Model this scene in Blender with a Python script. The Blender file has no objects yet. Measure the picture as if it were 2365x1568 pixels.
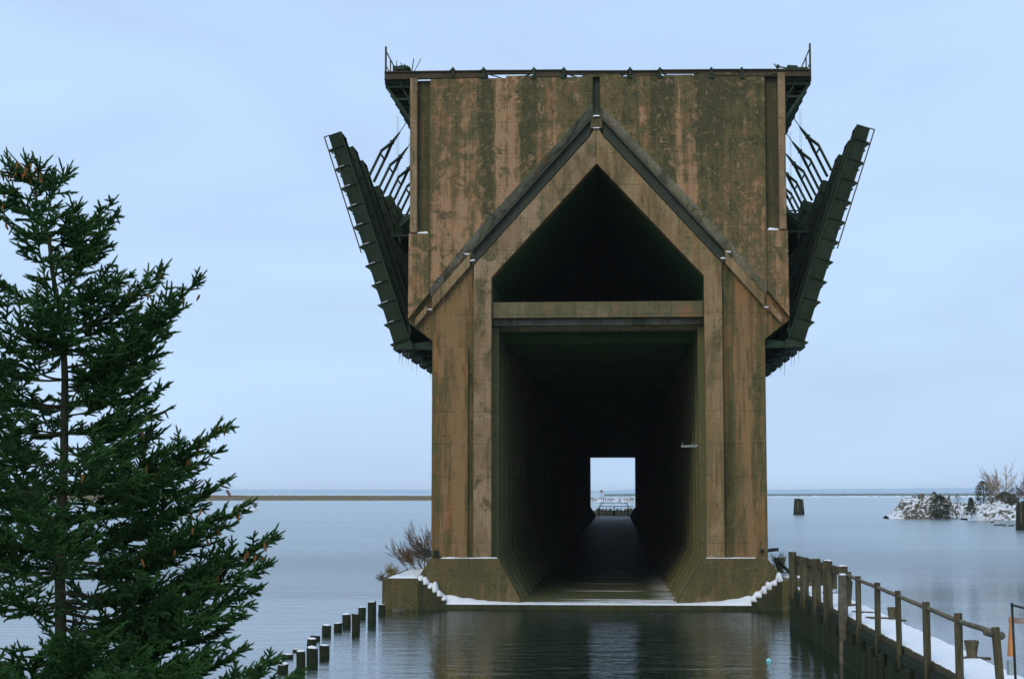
import bpy, math, random
import numpy as np
from mathutils import Vector, Matrix
random.seed(7); np.random.seed(7)
R = math.radians
S = bpy.context.scene
COL = S.collection

# ------------------------------------------------------------------ camera
# measurements below are in a 2365 x 1568 frame (the photograph's proportions)
FPX, CW, CH = 3842.0, 2365.0, 1568.0
CAMZ, VPX, HZY = 5.65, 1425.0, 1137.0
PITCH = math.atan((HZY-CH/2)/FPX)
YAW = math.atan((VPX-CW/2)/FPX*math.cos(PITCH))
cam_d = bpy.data.cameras.new('camera'); cam = bpy.data.objects.new('camera', cam_d); COL.objects.link(cam)
cam.location = (0, 0, CAMZ)
cam.rotation_euler = (math.pi/2+PITCH, 0, YAW)
cam_d.sensor_width = 36; cam_d.lens = 36*FPX/CW
cam_d.clip_start = 0.5; cam_d.clip_end = 60000
S.camera = cam
_F = Vector((-math.sin(YAW)*math.cos(PITCH), math.cos(YAW)*math.cos(PITCH), math.sin(PITCH)))
_R = Vector((math.cos(YAW), math.sin(YAW), 0)); _U = _R.cross(_F)
def ray(px, py):
    return _F*FPX + _R*(px-CW/2) + _U*(CH/2-py)
def at(px, py, Y):            # the real point seen at a pixel, at distance Y
    d = ray(px, py); return Vector((0, 0, CAMZ)) + d*(Y/d.y)
def on(px, py, z=0.0):        # the real point seen at a pixel, at height z
    d = ray(px, py); return Vector((0, 0, CAMZ)) + d*((z-CAMZ)/d.z)

# ------------------------------------------------------------------ world, sun, exposure
SUN_EL, SUN_AZ = R(38), R(200)      # overcast: a wide soft sun behind the camera, a little to the left
W = bpy.data.worlds.new("World"); S.world = W; W.use_nodes = True
wn = W.node_tree; wn.nodes.clear()
wo = wn.nodes.new('ShaderNodeOutputWorld'); wb = wn.nodes.new('ShaderNodeBackground')
sky = wn.nodes.new('ShaderNodeTexSky'); sky.sky_type = 'NISHITA'; sky.sun_disc = False
sky.sun_elevation = SUN_EL; sky.sun_rotation = SUN_AZ; sky.air_density = 1.0; sky.dust_density = 2.0
tc = wn.nodes.new('ShaderNodeTexCoord'); mp = wn.nodes.new('ShaderNodeMapping'); mp.inputs['Scale'].default_value = (1.2, 1.2, 5.5)
cn = wn.nodes.new('ShaderNodeTexNoise'); cn.inputs['Scale'].default_value = 2.1; cn.inputs['Distortion'].default_value = .6; cn.inputs['Detail'].default_value = 4
cr = wn.nodes.new('ShaderNodeValToRGB')
cr.color_ramp.elements[0].position = .30; cr.color_ramp.elements[0].color = (4.90, 6.55, 9.35, 1)
cr.color_ramp.elements[1].position = .70; cr.color_ramp.elements[1].color = (5.75, 7.95, 10.7, 1)
mx = wn.nodes.new('ShaderNodeMix'); mx.data_type = 'RGBA'; mx.inputs['Factor'].default_value = .93
wn.links.new(tc.outputs['Generated'], mp.inputs['Vector']); wn.links.new(mp.outputs[0], cn.inputs['Vector'])
wn.links.new(cn.outputs['Fac'], cr.inputs[0]); wn.links.new(sky.outputs[0], mx.inputs['A']); wn.links.new(cr.outputs[0], mx.inputs['B'])
wn.links.new(mx.outputs['Result'], wb.inputs['Color']); wb.inputs['Strength'].default_value = .1
wn.links.new(wb.outputs[0], wo.inputs[0])
sl = bpy.data.lights.new('sun', 'SUN'); sl.energy = 1.1; sl.angle = R(24); sl.color = (1, .86, .68)
so = bpy.data.objects.new('sun', sl); COL.objects.link(so)
sd = Vector((math.cos(SUN_EL)*math.sin(SUN_AZ), math.cos(SUN_EL)*math.cos(SUN_AZ), math.sin(SUN_EL)))
so.rotation_euler = sd.to_track_quat('Z', 'Y').to_euler(); so.location = (0, 0, 60)
S.view_settings.view_transform = 'Standard'; S.view_settings.look = 'None'
S.view_settings.exposure = .06; S.view_settings.gamma = 1; S.view_settings.use_curve_mapping = False
S.cycles.max_bounces = 8; S.cycles.volume_bounces = 1; S.cycles.transparent_max_bounces = 8

# ------------------------------------------------------------------ node helper
class G:
    def __init__(s, name):
        s.m = bpy.data.materials.new(name); s.m.use_nodes = True
        s.t = s.m.node_tree; s.t.nodes.clear()
        s.out = s.n('OutputMaterial'); s.b = s.n('BsdfPrincipled'); s.l(s.b.outputs[0], s.out.inputs[0])
        g = s.n('NewGeometry'); s.pos = g.outputs['Position']; s.nor = g.outputs['Normal']
        sp = s.n('SeparateXYZ'); s.l(s.pos, sp.inputs[0]); s.x, s.y, s.z = sp.outputs
    def n(s, t): return s.t.nodes.new('ShaderNode'+t)
    def l(s, a, b): s.t.links.new(a, b)
    def put(s, sock, v):
        if hasattr(v, 'is_linked') or isinstance(v, bpy.types.NodeSocket): s.l(v, sock)
        elif isinstance(v, (tuple, list)) and len(v) == 3 and sock.type == 'RGBA': sock.default_value = (*v, 1)
        else: sock.default_value = v
    def map(s, v, sc): 
        n = s.n('Mapping'); s.l(v, n.inputs[0]); n.inputs['Scale'].default_value = sc; return n.outputs[0]
    def noise(s, v, sc=1, det=5, ro=.55, dist=0.):
        n = s.n('TexNoise'); s.l(v, n.inputs['Vector']); n.inputs['Scale'].default_value = sc
        n.inputs['Detail'].default_value = det; n.inputs['Roughness'].default_value = ro; n.inputs['Distortion'].default_value = dist
        return n.outputs['Fac']
    def math(s, op, a, b=0., c=None, clamp=False):
        n = s.n('Math'); n.operation = op; n.use_clamp = clamp; s.put(n.inputs[0], a); s.put(n.inputs[1], b)
        if c is not None: s.put(n.inputs[2], c)
        return n.outputs[0]
    def mr(s, v, a, b, c=0., d=1.):
        n = s.n('MapRange'); s.put(n.inputs[0], v)
        for i, k in enumerate((a, b, c, d)): n.inputs[i+1].default_value = k
        n.interpolation_type = 'SMOOTHSTEP'; return n.outputs[0]
    def ramp(s, v, st, interp='LINEAR'):
        n = s.n('ValToRGB'); s.put(n.inputs[0], v); cr = n.color_ramp; cr.interpolation = interp
        while len(cr.elements) < len(st): cr.elements.new(.5)
        for e, (p, c) in zip(cr.elements, st):
            e.position = p; e.color = (c, c, c, 1) if not isinstance(c, (tuple, list)) else (*c, 1)
        return n.outputs[0]
    def mix(s, f, a, b, mode='MIX'):
        n = s.n('Mix'); n.data_type = 'RGBA'; n.blend_type = mode
        s.put(n.inputs['Factor'], f); s.put(n.inputs['A'], a); s.put(n.inputs['B'], b); return n.outputs['Result']
    def bump(s, h, st=.5, d=.02):
        n = s.n('Bump'); s.l(h, n.inputs['Height']); n.inputs['Strength'].default_value = st; n.inputs['Distance'].default_value = d
        s.l(n.outputs[0], s.b.inputs['Normal'])
    def fin(s, col, rough=.85, spec=.3, metal=0.):
        s.put(s.b.inputs['Base Color'], col); s.put(s.b.inputs['Roughness'], rough)
        s.b.inputs['Specular IOR Level'].default_value = spec; s.b.inputs['Metallic'].default_value = metal; return s.m

TAN, MIDC, MOSS, DARK, RUST = (.42, .250, .132), (.225, .120, .048), (.098, .092, .034), (.040, .050, .021), (.36, .145, .05)
XC = -0.92
def concrete(name, light=TAN, mid=MIDC, moss=MOSS, dark=DARK, rust=RUST, stops=None, streak=.5, mossy=.0, rusty=.0, vz=.8):
    g = G(name)
    st1 = g.noise(g.map(g.pos, (1.3, 1.3, .10)), 1.0, 8, .62)
    st2 = g.noise(g.map(g.pos, (4.5, 4.5, .22)), 1.0, 6, .6)
    pa = g.noise(g.pos, .42, 9, .66, .6)
    pb = g.noise(g.map(g.pos, (1, 1, vz)), 1.5, 9, .7, 1.0 if vz > .5 else .4); st3 = g.noise(g.map(g.pos, (11, 11, .35)), 1.0, 4, .6)
    fi = g.noise(g.pos, 11, 6, .7)
    col = g.mix(g.mr(g.math('ADD', g.math('MULTIPLY', pa, .6), g.math('MULTIPLY', pb, .4)), .44, .58), mid, light)
    col = g.mix(g.mr(pb, .50, .64, 0, .75), col, moss)
    pc_ = g.noise(g.map(g.pos, (1, 1, vz*.6)), .75, 7, .62, 1.5 if vz > .5 else .5); col = g.mix(g.mr(st3, .56, .70, 0, .65), col, dark); col = g.mix(g.mr(st3, .42, .32, 0, .45), col, light)
    col = g.mix(g.mr(pc_, .53, .63, 0, .80), col, g.mix(.5, moss, dark)); col = g.mix(g.mr(pc_, .46, .36, 0, .55), col, light)
    col = g.mix(g.math('MULTIPLY', g.mr(st1, .47, .64), streak), col, moss)
    col = g.mix(g.math('MULTIPLY', g.mr(st2, .52, .72), .55*streak+.15), col, dark)
    if mossy: col = g.mix(g.math('MULTIPLY', g.mr(g.math('ADD', pa, g.math('MULTIPLY', st2, .5)), .62-.3*mossy, .95-.3*mossy), .9), col, moss)
    rr = g.noise(g.map(g.pos, (.8, .8, .3)), 1.1, 7, .6, .8)
    col = g.mix(g.mr(rr, .56-rusty*.2, .76-rusty*.2, 0, .75), col, rust)
    if stops:
        # rain and algae stains running down from the top of this panel
        dx = g.math('MULTIPLY', g.math('SUBTRACT', pb, .5), .55)
        dx = g.math('ADD', dx, g.math('MULTIPLY', g.math('SUBTRACT', g.noise(g.map(g.pos, (1, 1, .5)), .9, 4), .5), .7))
        u = g.math('DIVIDE', g.math('ADD', g.math('SUBTRACT', g.math('ADD', g.x, dx), XC), 9.6), 19.2)
        k = g.ramp(u, [((a+9.6)/19.2, b) for a, b in stops])
        k = g.math('ADD', g.math('MULTIPLY', k, .72), .14)
        k = g.math('ADD', k, g.math('MULTIPLY', g.math('SUBTRACT', pb, .5), 1.5))
        k = g.math('ADD', k, g.math('MULTIPLY', g.math('SUBTRACT', pa, .5), 1.1))
        k = g.math('ADD', k, g.math('MULTIPLY', g.math('SUBTRACT', st2, .5), 1.0))
        k = g.math('ADD', k, g.math('MULTIPLY', g.mr(g.z, 17., 26.), .30)) if name.endswith('panel') else k
        k = g.math('ADD', k, -.08)
        k = g.math('ADD', k, .0 if name.endswith('panel') else .05)
        col = g.mix(g.mr(k, .40, .30, 0, .80), col, light)
        col = g.mix(g.mr(k, .48, .60, 0, .92), col, moss)
        col = g.mix(g.mr(k, .70, .90, 0, .92), col, dark)
        pk = g.noise(g.map(g.pos, (1, 1, vz)), 2.3, 8, .72, 1.2 if vz > .5 else .4); col = g.mix(g.mr(pk, .56, .63, 0, .55), col, light); col = g.mix(g.mr(pk, .42, .36, 0, .6), col, dark)
    # form board lines and pour joints
    f1 = g.math('FRACT', g.math('MULTIPLY', g.z, 5.1)); l1 = g.math('LESS_THAN', f1, .10)
    f2 = g.math('FRACT', g.math('MULTIPLY', g.math('ADD', g.z, g.math('MULTIPLY', pa, .08)), .62)); l2 = g.math('LESS_THAN', f2, .018)
    ln = g.math('MULTIPLY', g.math('MAXIMUM', g.math('MULTIPLY', l1, .30), g.math('MULTIPLY', l2, .75)), g.mr(pb, .35, .6))
    col = g.mix(ln, col, dark)
    col = g.mix(g.mr(fi, .35, .7, 0, .40), col, g.mix(.5, col, light))
    # board scratches and pale lime outlines
    hs_ = g.noise(g.map(g.pos, (.7, .7, 9.)), 1.6, 4, .6)
    col = g.mix(g.mr(hs_, .60, .72, 0, .50 if vz > .5 else .18), col, dark); col = g.mix(g.mr(hs_, .38, .30, 0, .35), col, light)
    lo = g.noise(g.pos, .8, 4, .55, 1.2); ct = g.math('ABSOLUTE', g.math('SUBTRACT', lo, .53))
    col = g.mix(g.math('MULTIPLY', g.mr(ct, .012, .002), g.mr(pb, .5, .6, 0, .7)), col, light)
    # spalled pits
    pit = g.mr(g.noise(g.pos, 4.2, 3, .5), .69, .74)
    col = g.mix(g.math('MULTIPLY', pit, .6), col, dark)
    h = g.math('ADD', g.math('MULTIPLY', fi, .35), g.math('ADD', g.math('MULTIPLY', pb, .9), g.math('MULTIPLY', ln, -.8)))
    h = g.math('ADD', h, g.math('MULTIPLY', pit, -1.2))
    g.bump(h, .55, .05)
    return g.fin(col, .9, .2)
PSTOPS = [(-9.4,.35),(-9.0,.75),(-8.5,.75),(-8.3,.35),(-7.4,.5),(-6.6,.28),(-6.0,.42),(-5.8,.95),(-5.2,.9),(-5.0,.12),(-3.95,.08),(-3.8,.92),(-3.1,.85),(-2.9,.45),
    (-2.0,.35),(-1.0,.45),(-.3,.85),(.4,.5),(1.2,.42),(1.6,.65),(2.6,.42),(2.8,.92),(3.8,.88),(4.0,.2),(4.9,.28),(5.0,.95),(6.2,.8),(7.3,.62),(8.2,.62),(8.5,.85),(9.3,.5)]
LSTOPS = [(-8.2,.75),(-7.8,.42),(-6.7,.35),(-6.5,.6),(-6.2,.85),(-5.9,.3),(-5.2,.3),(5.2,.42),(6.0,.45),(6.2,.85),(6.7,.75),(6.8,.35),(7.6,.35),(8.1,.55)]
M = {}
M['panel'] = concrete('stained_concrete_panel', stops=PSTOPS, streak=.35)
M['leg'] = concrete('stained_concrete_leg', light=(.29,.175,.078), mid=(.18,.098,.034), stops=LSTOPS, streak=.6, rusty=.25, vz=.14)
M['rib'] = concrete('tan_concrete_rib', light=(.36,.245,.122), mid=(.225,.145,.060), streak=.5, rusty=.1, vz=.25)
M['strip'] = concrete('tan_concrete_strip', light=(.38,.262,.15), mid=(.25,.165,.082), streak=.35)
M['mossy'] = concrete('mossy_concrete', light=(.26,.175,.085), mid=(.135,.100,.042), moss=(.072,.072,.026), dark=(.032,.040,.016), mossy=.25, streak=.6)
M['groove'] = concrete('dark_mossy_groove', light=(.20,.155,.08), mid=(.11,.092,.044), moss=(.055,.058,.024), dark=(.03,.036,.016), mossy=.3, streak=.7)
M['wet'] = concrete('wet_dark_concrete', light=(.07,.065,.03), mid=(.045,.048,.020), moss=(.028,.038,.014), dark=(.014,.022,.008), rust=(.09,.05,.02), streak=.6)
M['inner'] = concrete('tunnel_concrete', light=(.30,.235,.12), mid=(.20,.165,.075), moss=(.10,.11,.042), dark=(.045,.065,.024), rust=(.15,.10,.04), mossy=.6, streak=.7)
M['void'] = concrete('shade_green_hopper_concrete', light=(.055,.13,.04), mid=(.045,.11,.032), moss=(.038,.105,.028), dark=(.03,.09,.022), rust=(.06,.10,.03), streak=.4)  # green cast of the deep shade is put into this base colour
M['chamfer'] = concrete('lit_mossy_grey_concrete', light=(.46,.40,.27), mid=(.28,.25,.15), moss=(.10,.10,.045), streak=.4)  # mossy grey, raised: light falling on the slope is put into its colour
M['beam2'] = concrete('pale_grey_beam', light=(.32,.30,.22), mid=(.21,.20,.14), moss=(.11,.12,.07), streak=.4)
M['beam'] = concrete('grey_concrete_beam', light=(.25,.205,.125), mid=(.155,.122,.062), moss=(.10,.095,.042), streak=.5, mossy=.1)

def simple(name, c1, c2, sc=3., rough=.7, spec=.3, stretch=(1,1,1), bump=.3, bd=.01, metal=0., c3=None):
    g = G(name); a = g.noise(g.map(g.pos, stretch), sc, 7, .65, .3); b = g.noise(g.map(g.pos, stretch), sc*5, 5, .6)
    col = g.mix(g.mr(a, .38, .62), c1, c2)
    if c3: col = g.mix(g.mr(b, .55, .68), col, c3)
    col = g.mix(g.mr(b, .3, .75, 0, .35), col, c1)
    if name == 'weathered_wood': col = g.mix(g.mr(g.math('ADD', g.z, g.math('MULTIPLY', a, .8)), 1.9, 1.2, 0, .85), col, (.014,.022,.009))
    g.bump(g.math('ADD', a, b), bump, bd); return g.fin(col, rough, spec, metal)
M['steel'] = simple('black_painted_steel', (.014,.036,.015), (.024,.050,.024), 1.5, .65, .25, c3=(.055,.042,.024))
M['plate'] = simple('weathered_steel_plate', (.014,.028,.013), (.028,.040,.024), 1.1, .8, .15, c3=(.055,.038,.018))
M['channel'] = simple('dark_grey_channel', (.030,.038,.022), (.050,.056,.034), .9, .7, .3, c3=(.06,.06,.05))
M['rusty'] = simple('rusty_steel', (.085,.060,.032), (.045,.045,.028), 2.0, .8, .2, c3=(.14,.09,.045))
M['wood'] = simple('weathered_wood', (.060,.056,.028), (.125,.105,.060), 2.2, .9, .15, (3,3,.35), .6, .02, c3=(.05,.05,.028))
M['wood_dark'] = simple('wet_dark_wood', (.012,.022,.009), (.026,.034,.015), 2.0, .75, .25, (3,3,.35), .6, .02)
M['pole'] = simple('grey_log', (.10,.088,.058), (.19,.165,.115), 3, .9, .15, (1,1,1), .5, .01)
M['orange'] = simple('orange_plastic', (.62,.24,.07), (.70,.30,.11), 3, .6)
M['galv'] = simple('pale_metal', (.30,.36,.36), (.42,.48,.48), 4, .5)
M['black'] = simple('black_metal', (.012,.020,.014), (.02,.03,.02), 4, .5)
M['ice'] = simple('dull_ice', (.20,.24,.20), (.3,.34,.3), 4, .3)
M['bark'] = simple('spruce_bark', (.05,.055,.030), (.095,.085,.052), 6, .95, .1, (1,1,.4), .8, .02)
M['twig'] = simple('bare_twigs', (.14,.105,.07), (.21,.16,.11), 3, .9, .1)
M['twig_pale'] = simple('pale_grey_bare_twigs', (.36,.28,.20), (.46,.37,.27), 3, .9, .1)
M['twig_red'] = simple('reddish_dry_twigs', (.20,.115,.075), (.15,.11,.06), 3, .9, .1)
M['straw'] = simple('dry_straw_stems', (.30,.24,.07), (.20,.17,.05), 3, .9, .1)
M['cone'] = simple('brown_cone', (.30,.13,.04), (.20,.085,.03), 30, .8, .2)
M['duck'] = simple('dark_feather', (.04,.035,.02), (.02,.03,.02), 20, .8)
M['buoy'] = simple('pale_cyan_plastic', (.25,.75,.80), (.4,.8,.85), 10, .5)
M['sign_red'] = simple('faded_red_paint', (.55,.16,.10), (.62,.22,.15), 10, .7)
M['brick'] = simple('pinkish_timber', (.36,.25,.20), (.22,.16,.12), 2, .9)

def snow_mat():
    g = G('snow'); a = g.noise(g.pos, 2.2, 6, .6); b = g.noise(g.pos, 25, 4, .6)
    g.bump(g.math('ADD', a, g.math('MULTIPLY', b, .15)), .35, .05)
    g.b.inputs['Subsurface Weight'].default_value = 0
    return g.fin(g.mix(g.mr(a, .3, .7), (.80,.82,.83), (.86,.87,.88)), .75, .3)
M['snow'] = snow_mat()
def snowy_rock():
    g = G('snowy_rock'); a = g.noise(g.map(g.pos, (1, 1, 2)), .9, 9, .75, .5); b = g.noise(g.pos, 3.2, 6, .7)
    sn = g.n('SeparateXYZ'); g.l(g.nor, sn.inputs[0])
    rock = g.mix(g.mr(b, .4, .6), (.045,.055,.028), (.17,.12,.08))
    k = g.math('ADD', g.math('ADD', a, g.math('MULTIPLY', b, .5)), g.math('MULTIPLY', sn.outputs[2], .42))
    col = g.mix(g.mr(k, .98, 1.05), rock, (.82,.84,.86)); g.bump(g.math('ADD', a, b), .8, .3)
    return g.fin(col, .85, .2)
M['rock'] = snowy_rock()
def needles_mat():
    g = G('spruce_needles'); a = g.noise(g.pos, 1.3, 5, .6); b = g.noise(g.pos, 14, 4, .6)
    col = g.mix(g.mr(a, .35, .65), (.024,.075,.014), (.042,.115,.026))
    col = g.mix(g.mr(b, .45, .70, 0, .8), col, (.080,.165,.055))
    g.b.inputs['Coat Weight'].default_value = 0
    return g.fin(col, .75, .15)
M['needle'] = needles_mat()
M['conifer'] = simple('dark_evergreen_leaves', (.030,.050,.018), (.055,.078,.028), 2.0, .9, .1)
M['conifer_dry'] = simple('brownish_evergreen_leaves', (.075,.080,.038), (.11,.105,.055), 2.0, .9, .1)
def water_mat():
    g = G('lake_water')
    v = g.map(g.pos, (1, 1.9, 1))
    big = g.noise(g.map(g.pos, (.012, .05, 1)), 1, 4, .6)
    n1 = g.noise(v, 2.6, 3, .55, .2); n2 = g.noise(v, .55, 3, .5); n3 = g.noise(v, 9., 2, .5)
    h = g.math('ADD', g.math('MULTIPLY', n1, .35), g.math('ADD', g.math('MULTIPLY', n2, .8), g.math('MULTIPLY', n3, .09)))
    # calmer in the lee in front of the dock, rougher out on the lake
    dist = g.math('SQRT', g.math('ADD', g.math('MULTIPLY', g.x, g.x), g.math('MULTIPLY', g.y, g.y)))
    lee = g.math('MULTIPLY', g.mr(dist, 68., 100., .20, .95), g.mr(dist, 200., 700., 1., .35))
    h = g.math('MULTIPLY', g.math('MULTIPLY', h, lee), g.mr(big, .35, .65, .65, 1.25))
    n = g.n('Bump'); g.l(h, n.inputs['Height']); n.inputs['Strength'].default_value = 1.0; n.inputs['Distance'].default_value = .17
    g.l(n.outputs[0], g.b.inputs['Normal'])
    g.b.inputs['IOR'].default_value = 1.33
    return g.fin(g.mix(g.mr(dist, 85., 200.), (.008,.022,.009), (.17,.24,.25)), g.mr(dist, 78., 150., .035, .19), .5)  # base pales with distance: sky reflection far out is put into the colour
M['water'] = water_mat()
def floor_mat():
    g = G('wet_tunnel_floor')
    a = g.noise(g.map(g.pos, (.5, 1.6, 1)), .9, 6, .6, .4); b = g.noise(g.map(g.pos, (.35, 5, 1)), 1.2, 5, .6)
    col = g.mix(g.mr(b, .4, .65), (.060,.100,.040), (.19,.17,.085))
    # wind-blown snow lying in the transverse joints and along the right-hand wall
    u = g.math('SUBTRACT', g.x, XC)
    fr = g.math('FRACT', g.math('DIVIDE', g.math('SUBTRACT', g.y, 84.6), 7.32))
    band = g.mr(g.math('ABSOLUTE', g.math('SUBTRACT', fr, .5)), 0.43, .475)
    near = g.mr(g.y, 82., 135., 1., .0)
    cen = g.mr(g.math('ABSOLUTE', g.math('ADD', u, -.3)), 2.8, .8)
    k1 = g.math('MULTIPLY', g.math('MULTIPLY', band, near), g.math('MULTIPLY', cen, g.mr(a, .34, .46)))
    edge = g.mr(g.math('ADD', u, g.math('MULTIPLY', g.math('SUBTRACT', b, .5), 3.0)), 2.55, 3.75)
    edge = g.math('MULTIPLY', edge, g.mr(g.y, 84., 230., 1., .45))
    e2 = g.mr(g.math('ADD', g.math('SUBTRACT', g.y, 82.5), g.math('ADD', g.math('MULTIPLY', g.math('SUBTRACT', a, .5), 3.), g.math('MULTIPLY', u, -.35))), 1.3, .3)
    k = g.math('MAXIMUM', g.math('MAXIMUM', k1, g.math('MULTIPLY', edge, g.mr(b, .42, .56))), e2)
    col = g.mix(k, col, (.78,.80,.80)); g.bump(g.math('ADD', a, g.math('MULTIPLY', b, .4)), .35, .05)
    return g.fin(col, g.math('MAXIMUM', g.mr(b, .40, .60, .34, .75), g.math('MULTIPLY', k, .8)), .3)
M['floor'] = floor_mat()
def shore_mat(name, c1, c2, c3, sc):
    g = G(name); a = g.noise(g.map(g.pos, (1,1,3)), sc, 8, .7); b = g.noise(g.map(g.pos, (1,1,2)), sc*6, 4, .6)
    col = g.mix(g.mr(a, .4, .6), c1, c2); col = g.mix(g.mr(b, .55, .62, 0, 1), col, c3); return g.fin(col, .95, .1)
M['brk'] = shore_mat('brown_rubble', (.16,.11,.04), (.085,.065,.025), (.22,.16,.08), .35)
M['brk_dark'] = shore_mat('dark_wet_rubble', (.05,.06,.03), (.09,.085,.05), (.16,.13,.08), .6)
M['hill'] = shore_mat('haze_blue_wooded_hill', (.26,.42,.56), (.32,.48,.62), (.36,.50,.64), .01)  # wooded hill with the blue of the air haze painted into it
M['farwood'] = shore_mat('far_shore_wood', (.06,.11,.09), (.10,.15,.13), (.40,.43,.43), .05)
M['ground'] = shore_mat('snowy_bank', (.12,.10,.05), (.16,.13,.07), (.8,.82,.84), .8)

# ------------------------------------------------------------------ mesh helper
class MB:
    def __init__(s, o=(0, 0, 0)): s.v = []; s.f = []; s.o = Vector(o)
    def add(s, vs, fs):
        k = len(s.v); s.v += [tuple(v) for v in vs]; s.f += [tuple(k+i for i in f) for f in fs]; return s
    def box(s, x0, x1, y0, y1, z0, z1):
        x0, x1 = sorted((x0, x1)); y0, y1 = sorted((y0, y1)); z0, z1 = sorted((z0, z1))
        return s.add([(x0,y0,z0),(x1,y0,z0),(x1,y1,z0),(x0,y1,z0),(x0,y0,z1),(x1,y0,z1),(x1,y1,z1),(x0,y1,z1)],
            [(0,3,2,1),(4,5,6,7),(0,1,5,4),(1,2,6,5),(2,3,7,6),(3,0,4,7)])
    def prism(s, poly, y0, y1):         # polygon in x,z ; extruded along y
        a = sum(poly[i][0]*poly[(i+1) % len(poly)][1]-poly[(i+1) % len(poly)][0]*poly[i][1] for i in range(len(poly)))
        if a < 0: poly = poly[::-1]
        n = len(poly)
        return s.add([(x, y0, z) for x, z in poly]+[(x, y1, z) for x, z in poly],
            [tuple(range(n)), tuple(range(2*n-1, n-1, -1))]+[((i+1) % n, i, i+n, (i+1) % n+n) for i in range(n)])
    def tube(s, pts, rad, n=6, cap=True):
        pts = [Vector(p) for p in pts]; m = len(pts); rad = [rad]*m if not hasattr(rad, '__len__') else rad
        k = len(s.v); prev = None
        for i, p in enumerate(pts):
            d = (pts[min(i+1, m-1)]-pts[max(i-1, 0)]).normalized()
            if prev is None:
                a = d.orthogonal().normalized()
            else: a = (prev-d*prev.dot(d)).normalized()
            prev = a; b = d.cross(a)
            for j in range(n):
                t = 2*math.pi*j/n; s.v.append(tuple(p+(a*math.cos(t)+b*math.sin(t))*rad[i]))
        for i in range(m-1):
            for j in range(n):
                j2 = (j+1) % n; s.f.append((k+i*n+j, k+i*n+j2, k+(i+1)*n+j2, k+(i+1)*n+j))
        if cap:
            s.f.append(tuple(k+j for j in range(n-1, -1, -1))); s.f.append(tuple(k+(m-1)*n+j for j in range(n)))
        return s
    def beam(s, p0, p1, w, h, up=(0, 0, 1)):     # rectangular bar
        p0, p1 = Vector(p0), Vector(p1); d = (p1-p0).normalized(); up = Vector(up)
        a = d.cross(up)
        if a.length < 1e-4: a = d.cross(Vector((1, 0, 0)))
        a.normalize(); b = a.cross(d); vs = []
        for p in (p0, p1):
            for sx, sy in ((-1,-1),(1,-1),(1,1),(-1,1)): vs.append(p+a*sx*w/2+b*sy*h/2)
        return s.add(vs, [(0,1,2,3),(7,6,5,4),(0,4,5,1),(1,5,6,2),(2,6,7,3),(3,7,4,0)])
    def blob(s, c, r, seed=0, rough=.15, nu=14, nv=8, flat=False):
        c = Vector(c); k = len(s.v); rn = random.Random(seed)
        ph = [rn.uniform(0, 6.28) for _ in range(6)]
        for i in range(nv+1):
            t = math.pi*i/nv
            for j in range(nu):
                p = 2*math.pi*j/nu; d = Vector((math.sin(t)*math.cos(p), math.sin(t)*math.sin(p), math.cos(t)))
                q = 1+rough*(math.sin(3*d.x+ph[0]+2*d.z)+math.sin(4*d.y+ph[1])+.6*math.sin(7*d.z+ph[2]+3*d.x)+.5*math.sin(9*d.x+ph[3])*math.sin(8*d.y+ph[4]))/2
                s.v.append((c.x+d.x*r[0]*q, c.y+d.y*r[1]*q, c.z+d.z*r[2]*q))
        for i in range(nv):
            for j in range(nu):
                s.f.append((k+i*nu+j, k+(i+1)*nu+j, k+(i+1)*nu+(j+1) % nu, k+i*nu+(j+1) % nu))
        return s
    def build(s, name, mat, parent=None, smooth=False):
        me = bpy.data.meshes.new(name)
        me.from_pydata([tuple(Vector(v)-s.o) for v in s.v], [], s.f); me.update()
        if smooth: me.polygons.foreach_set('use_smooth', [True]*len(me.polygons))
        me.materials.append(M[mat] if isinstance(mat, str) else mat)
        o = bpy.data.objects.new(name, me); COL.objects.link(o)
        if parent: o.parent = parent
        else: o.location = s.o
        return o
def tag(o, label=None, cat=None, group=None, kind=None):
    if label: o['label'] = label
    if cat: o['category'] = cat
    if group: o['group'] = group
    if kind: o['kind'] = kind
    return o
def root(name, loc, label, cat, group=None):
    o = bpy.data.objects.new(name, None); COL.objects.link(o); o.location = loc; o.empty_display_size = .3
    return tag(o, label, cat, group)
def copy_tree(o, parent=None, kids=None):
    c = o.copy(); COL.objects.link(c)
    if parent: c.parent = parent
    for ch in [x for x in ALLC() if x.parent == o]: copy_tree(ch, c)
    return c
def ALLC(): return list(bpy.data.objects)
def dup_part(src, parent, loc):      # copy of a part and its sub-parts
    c = src.copy(); COL.objects.link(c); c.parent = parent; c.location = loc
    for ch in SUB.get(src.name, []):
        d = ch.copy(); COL.objects.link(d); d.parent = c
    return c
SUB = {}
from mathutils import noise as mnoise
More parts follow.
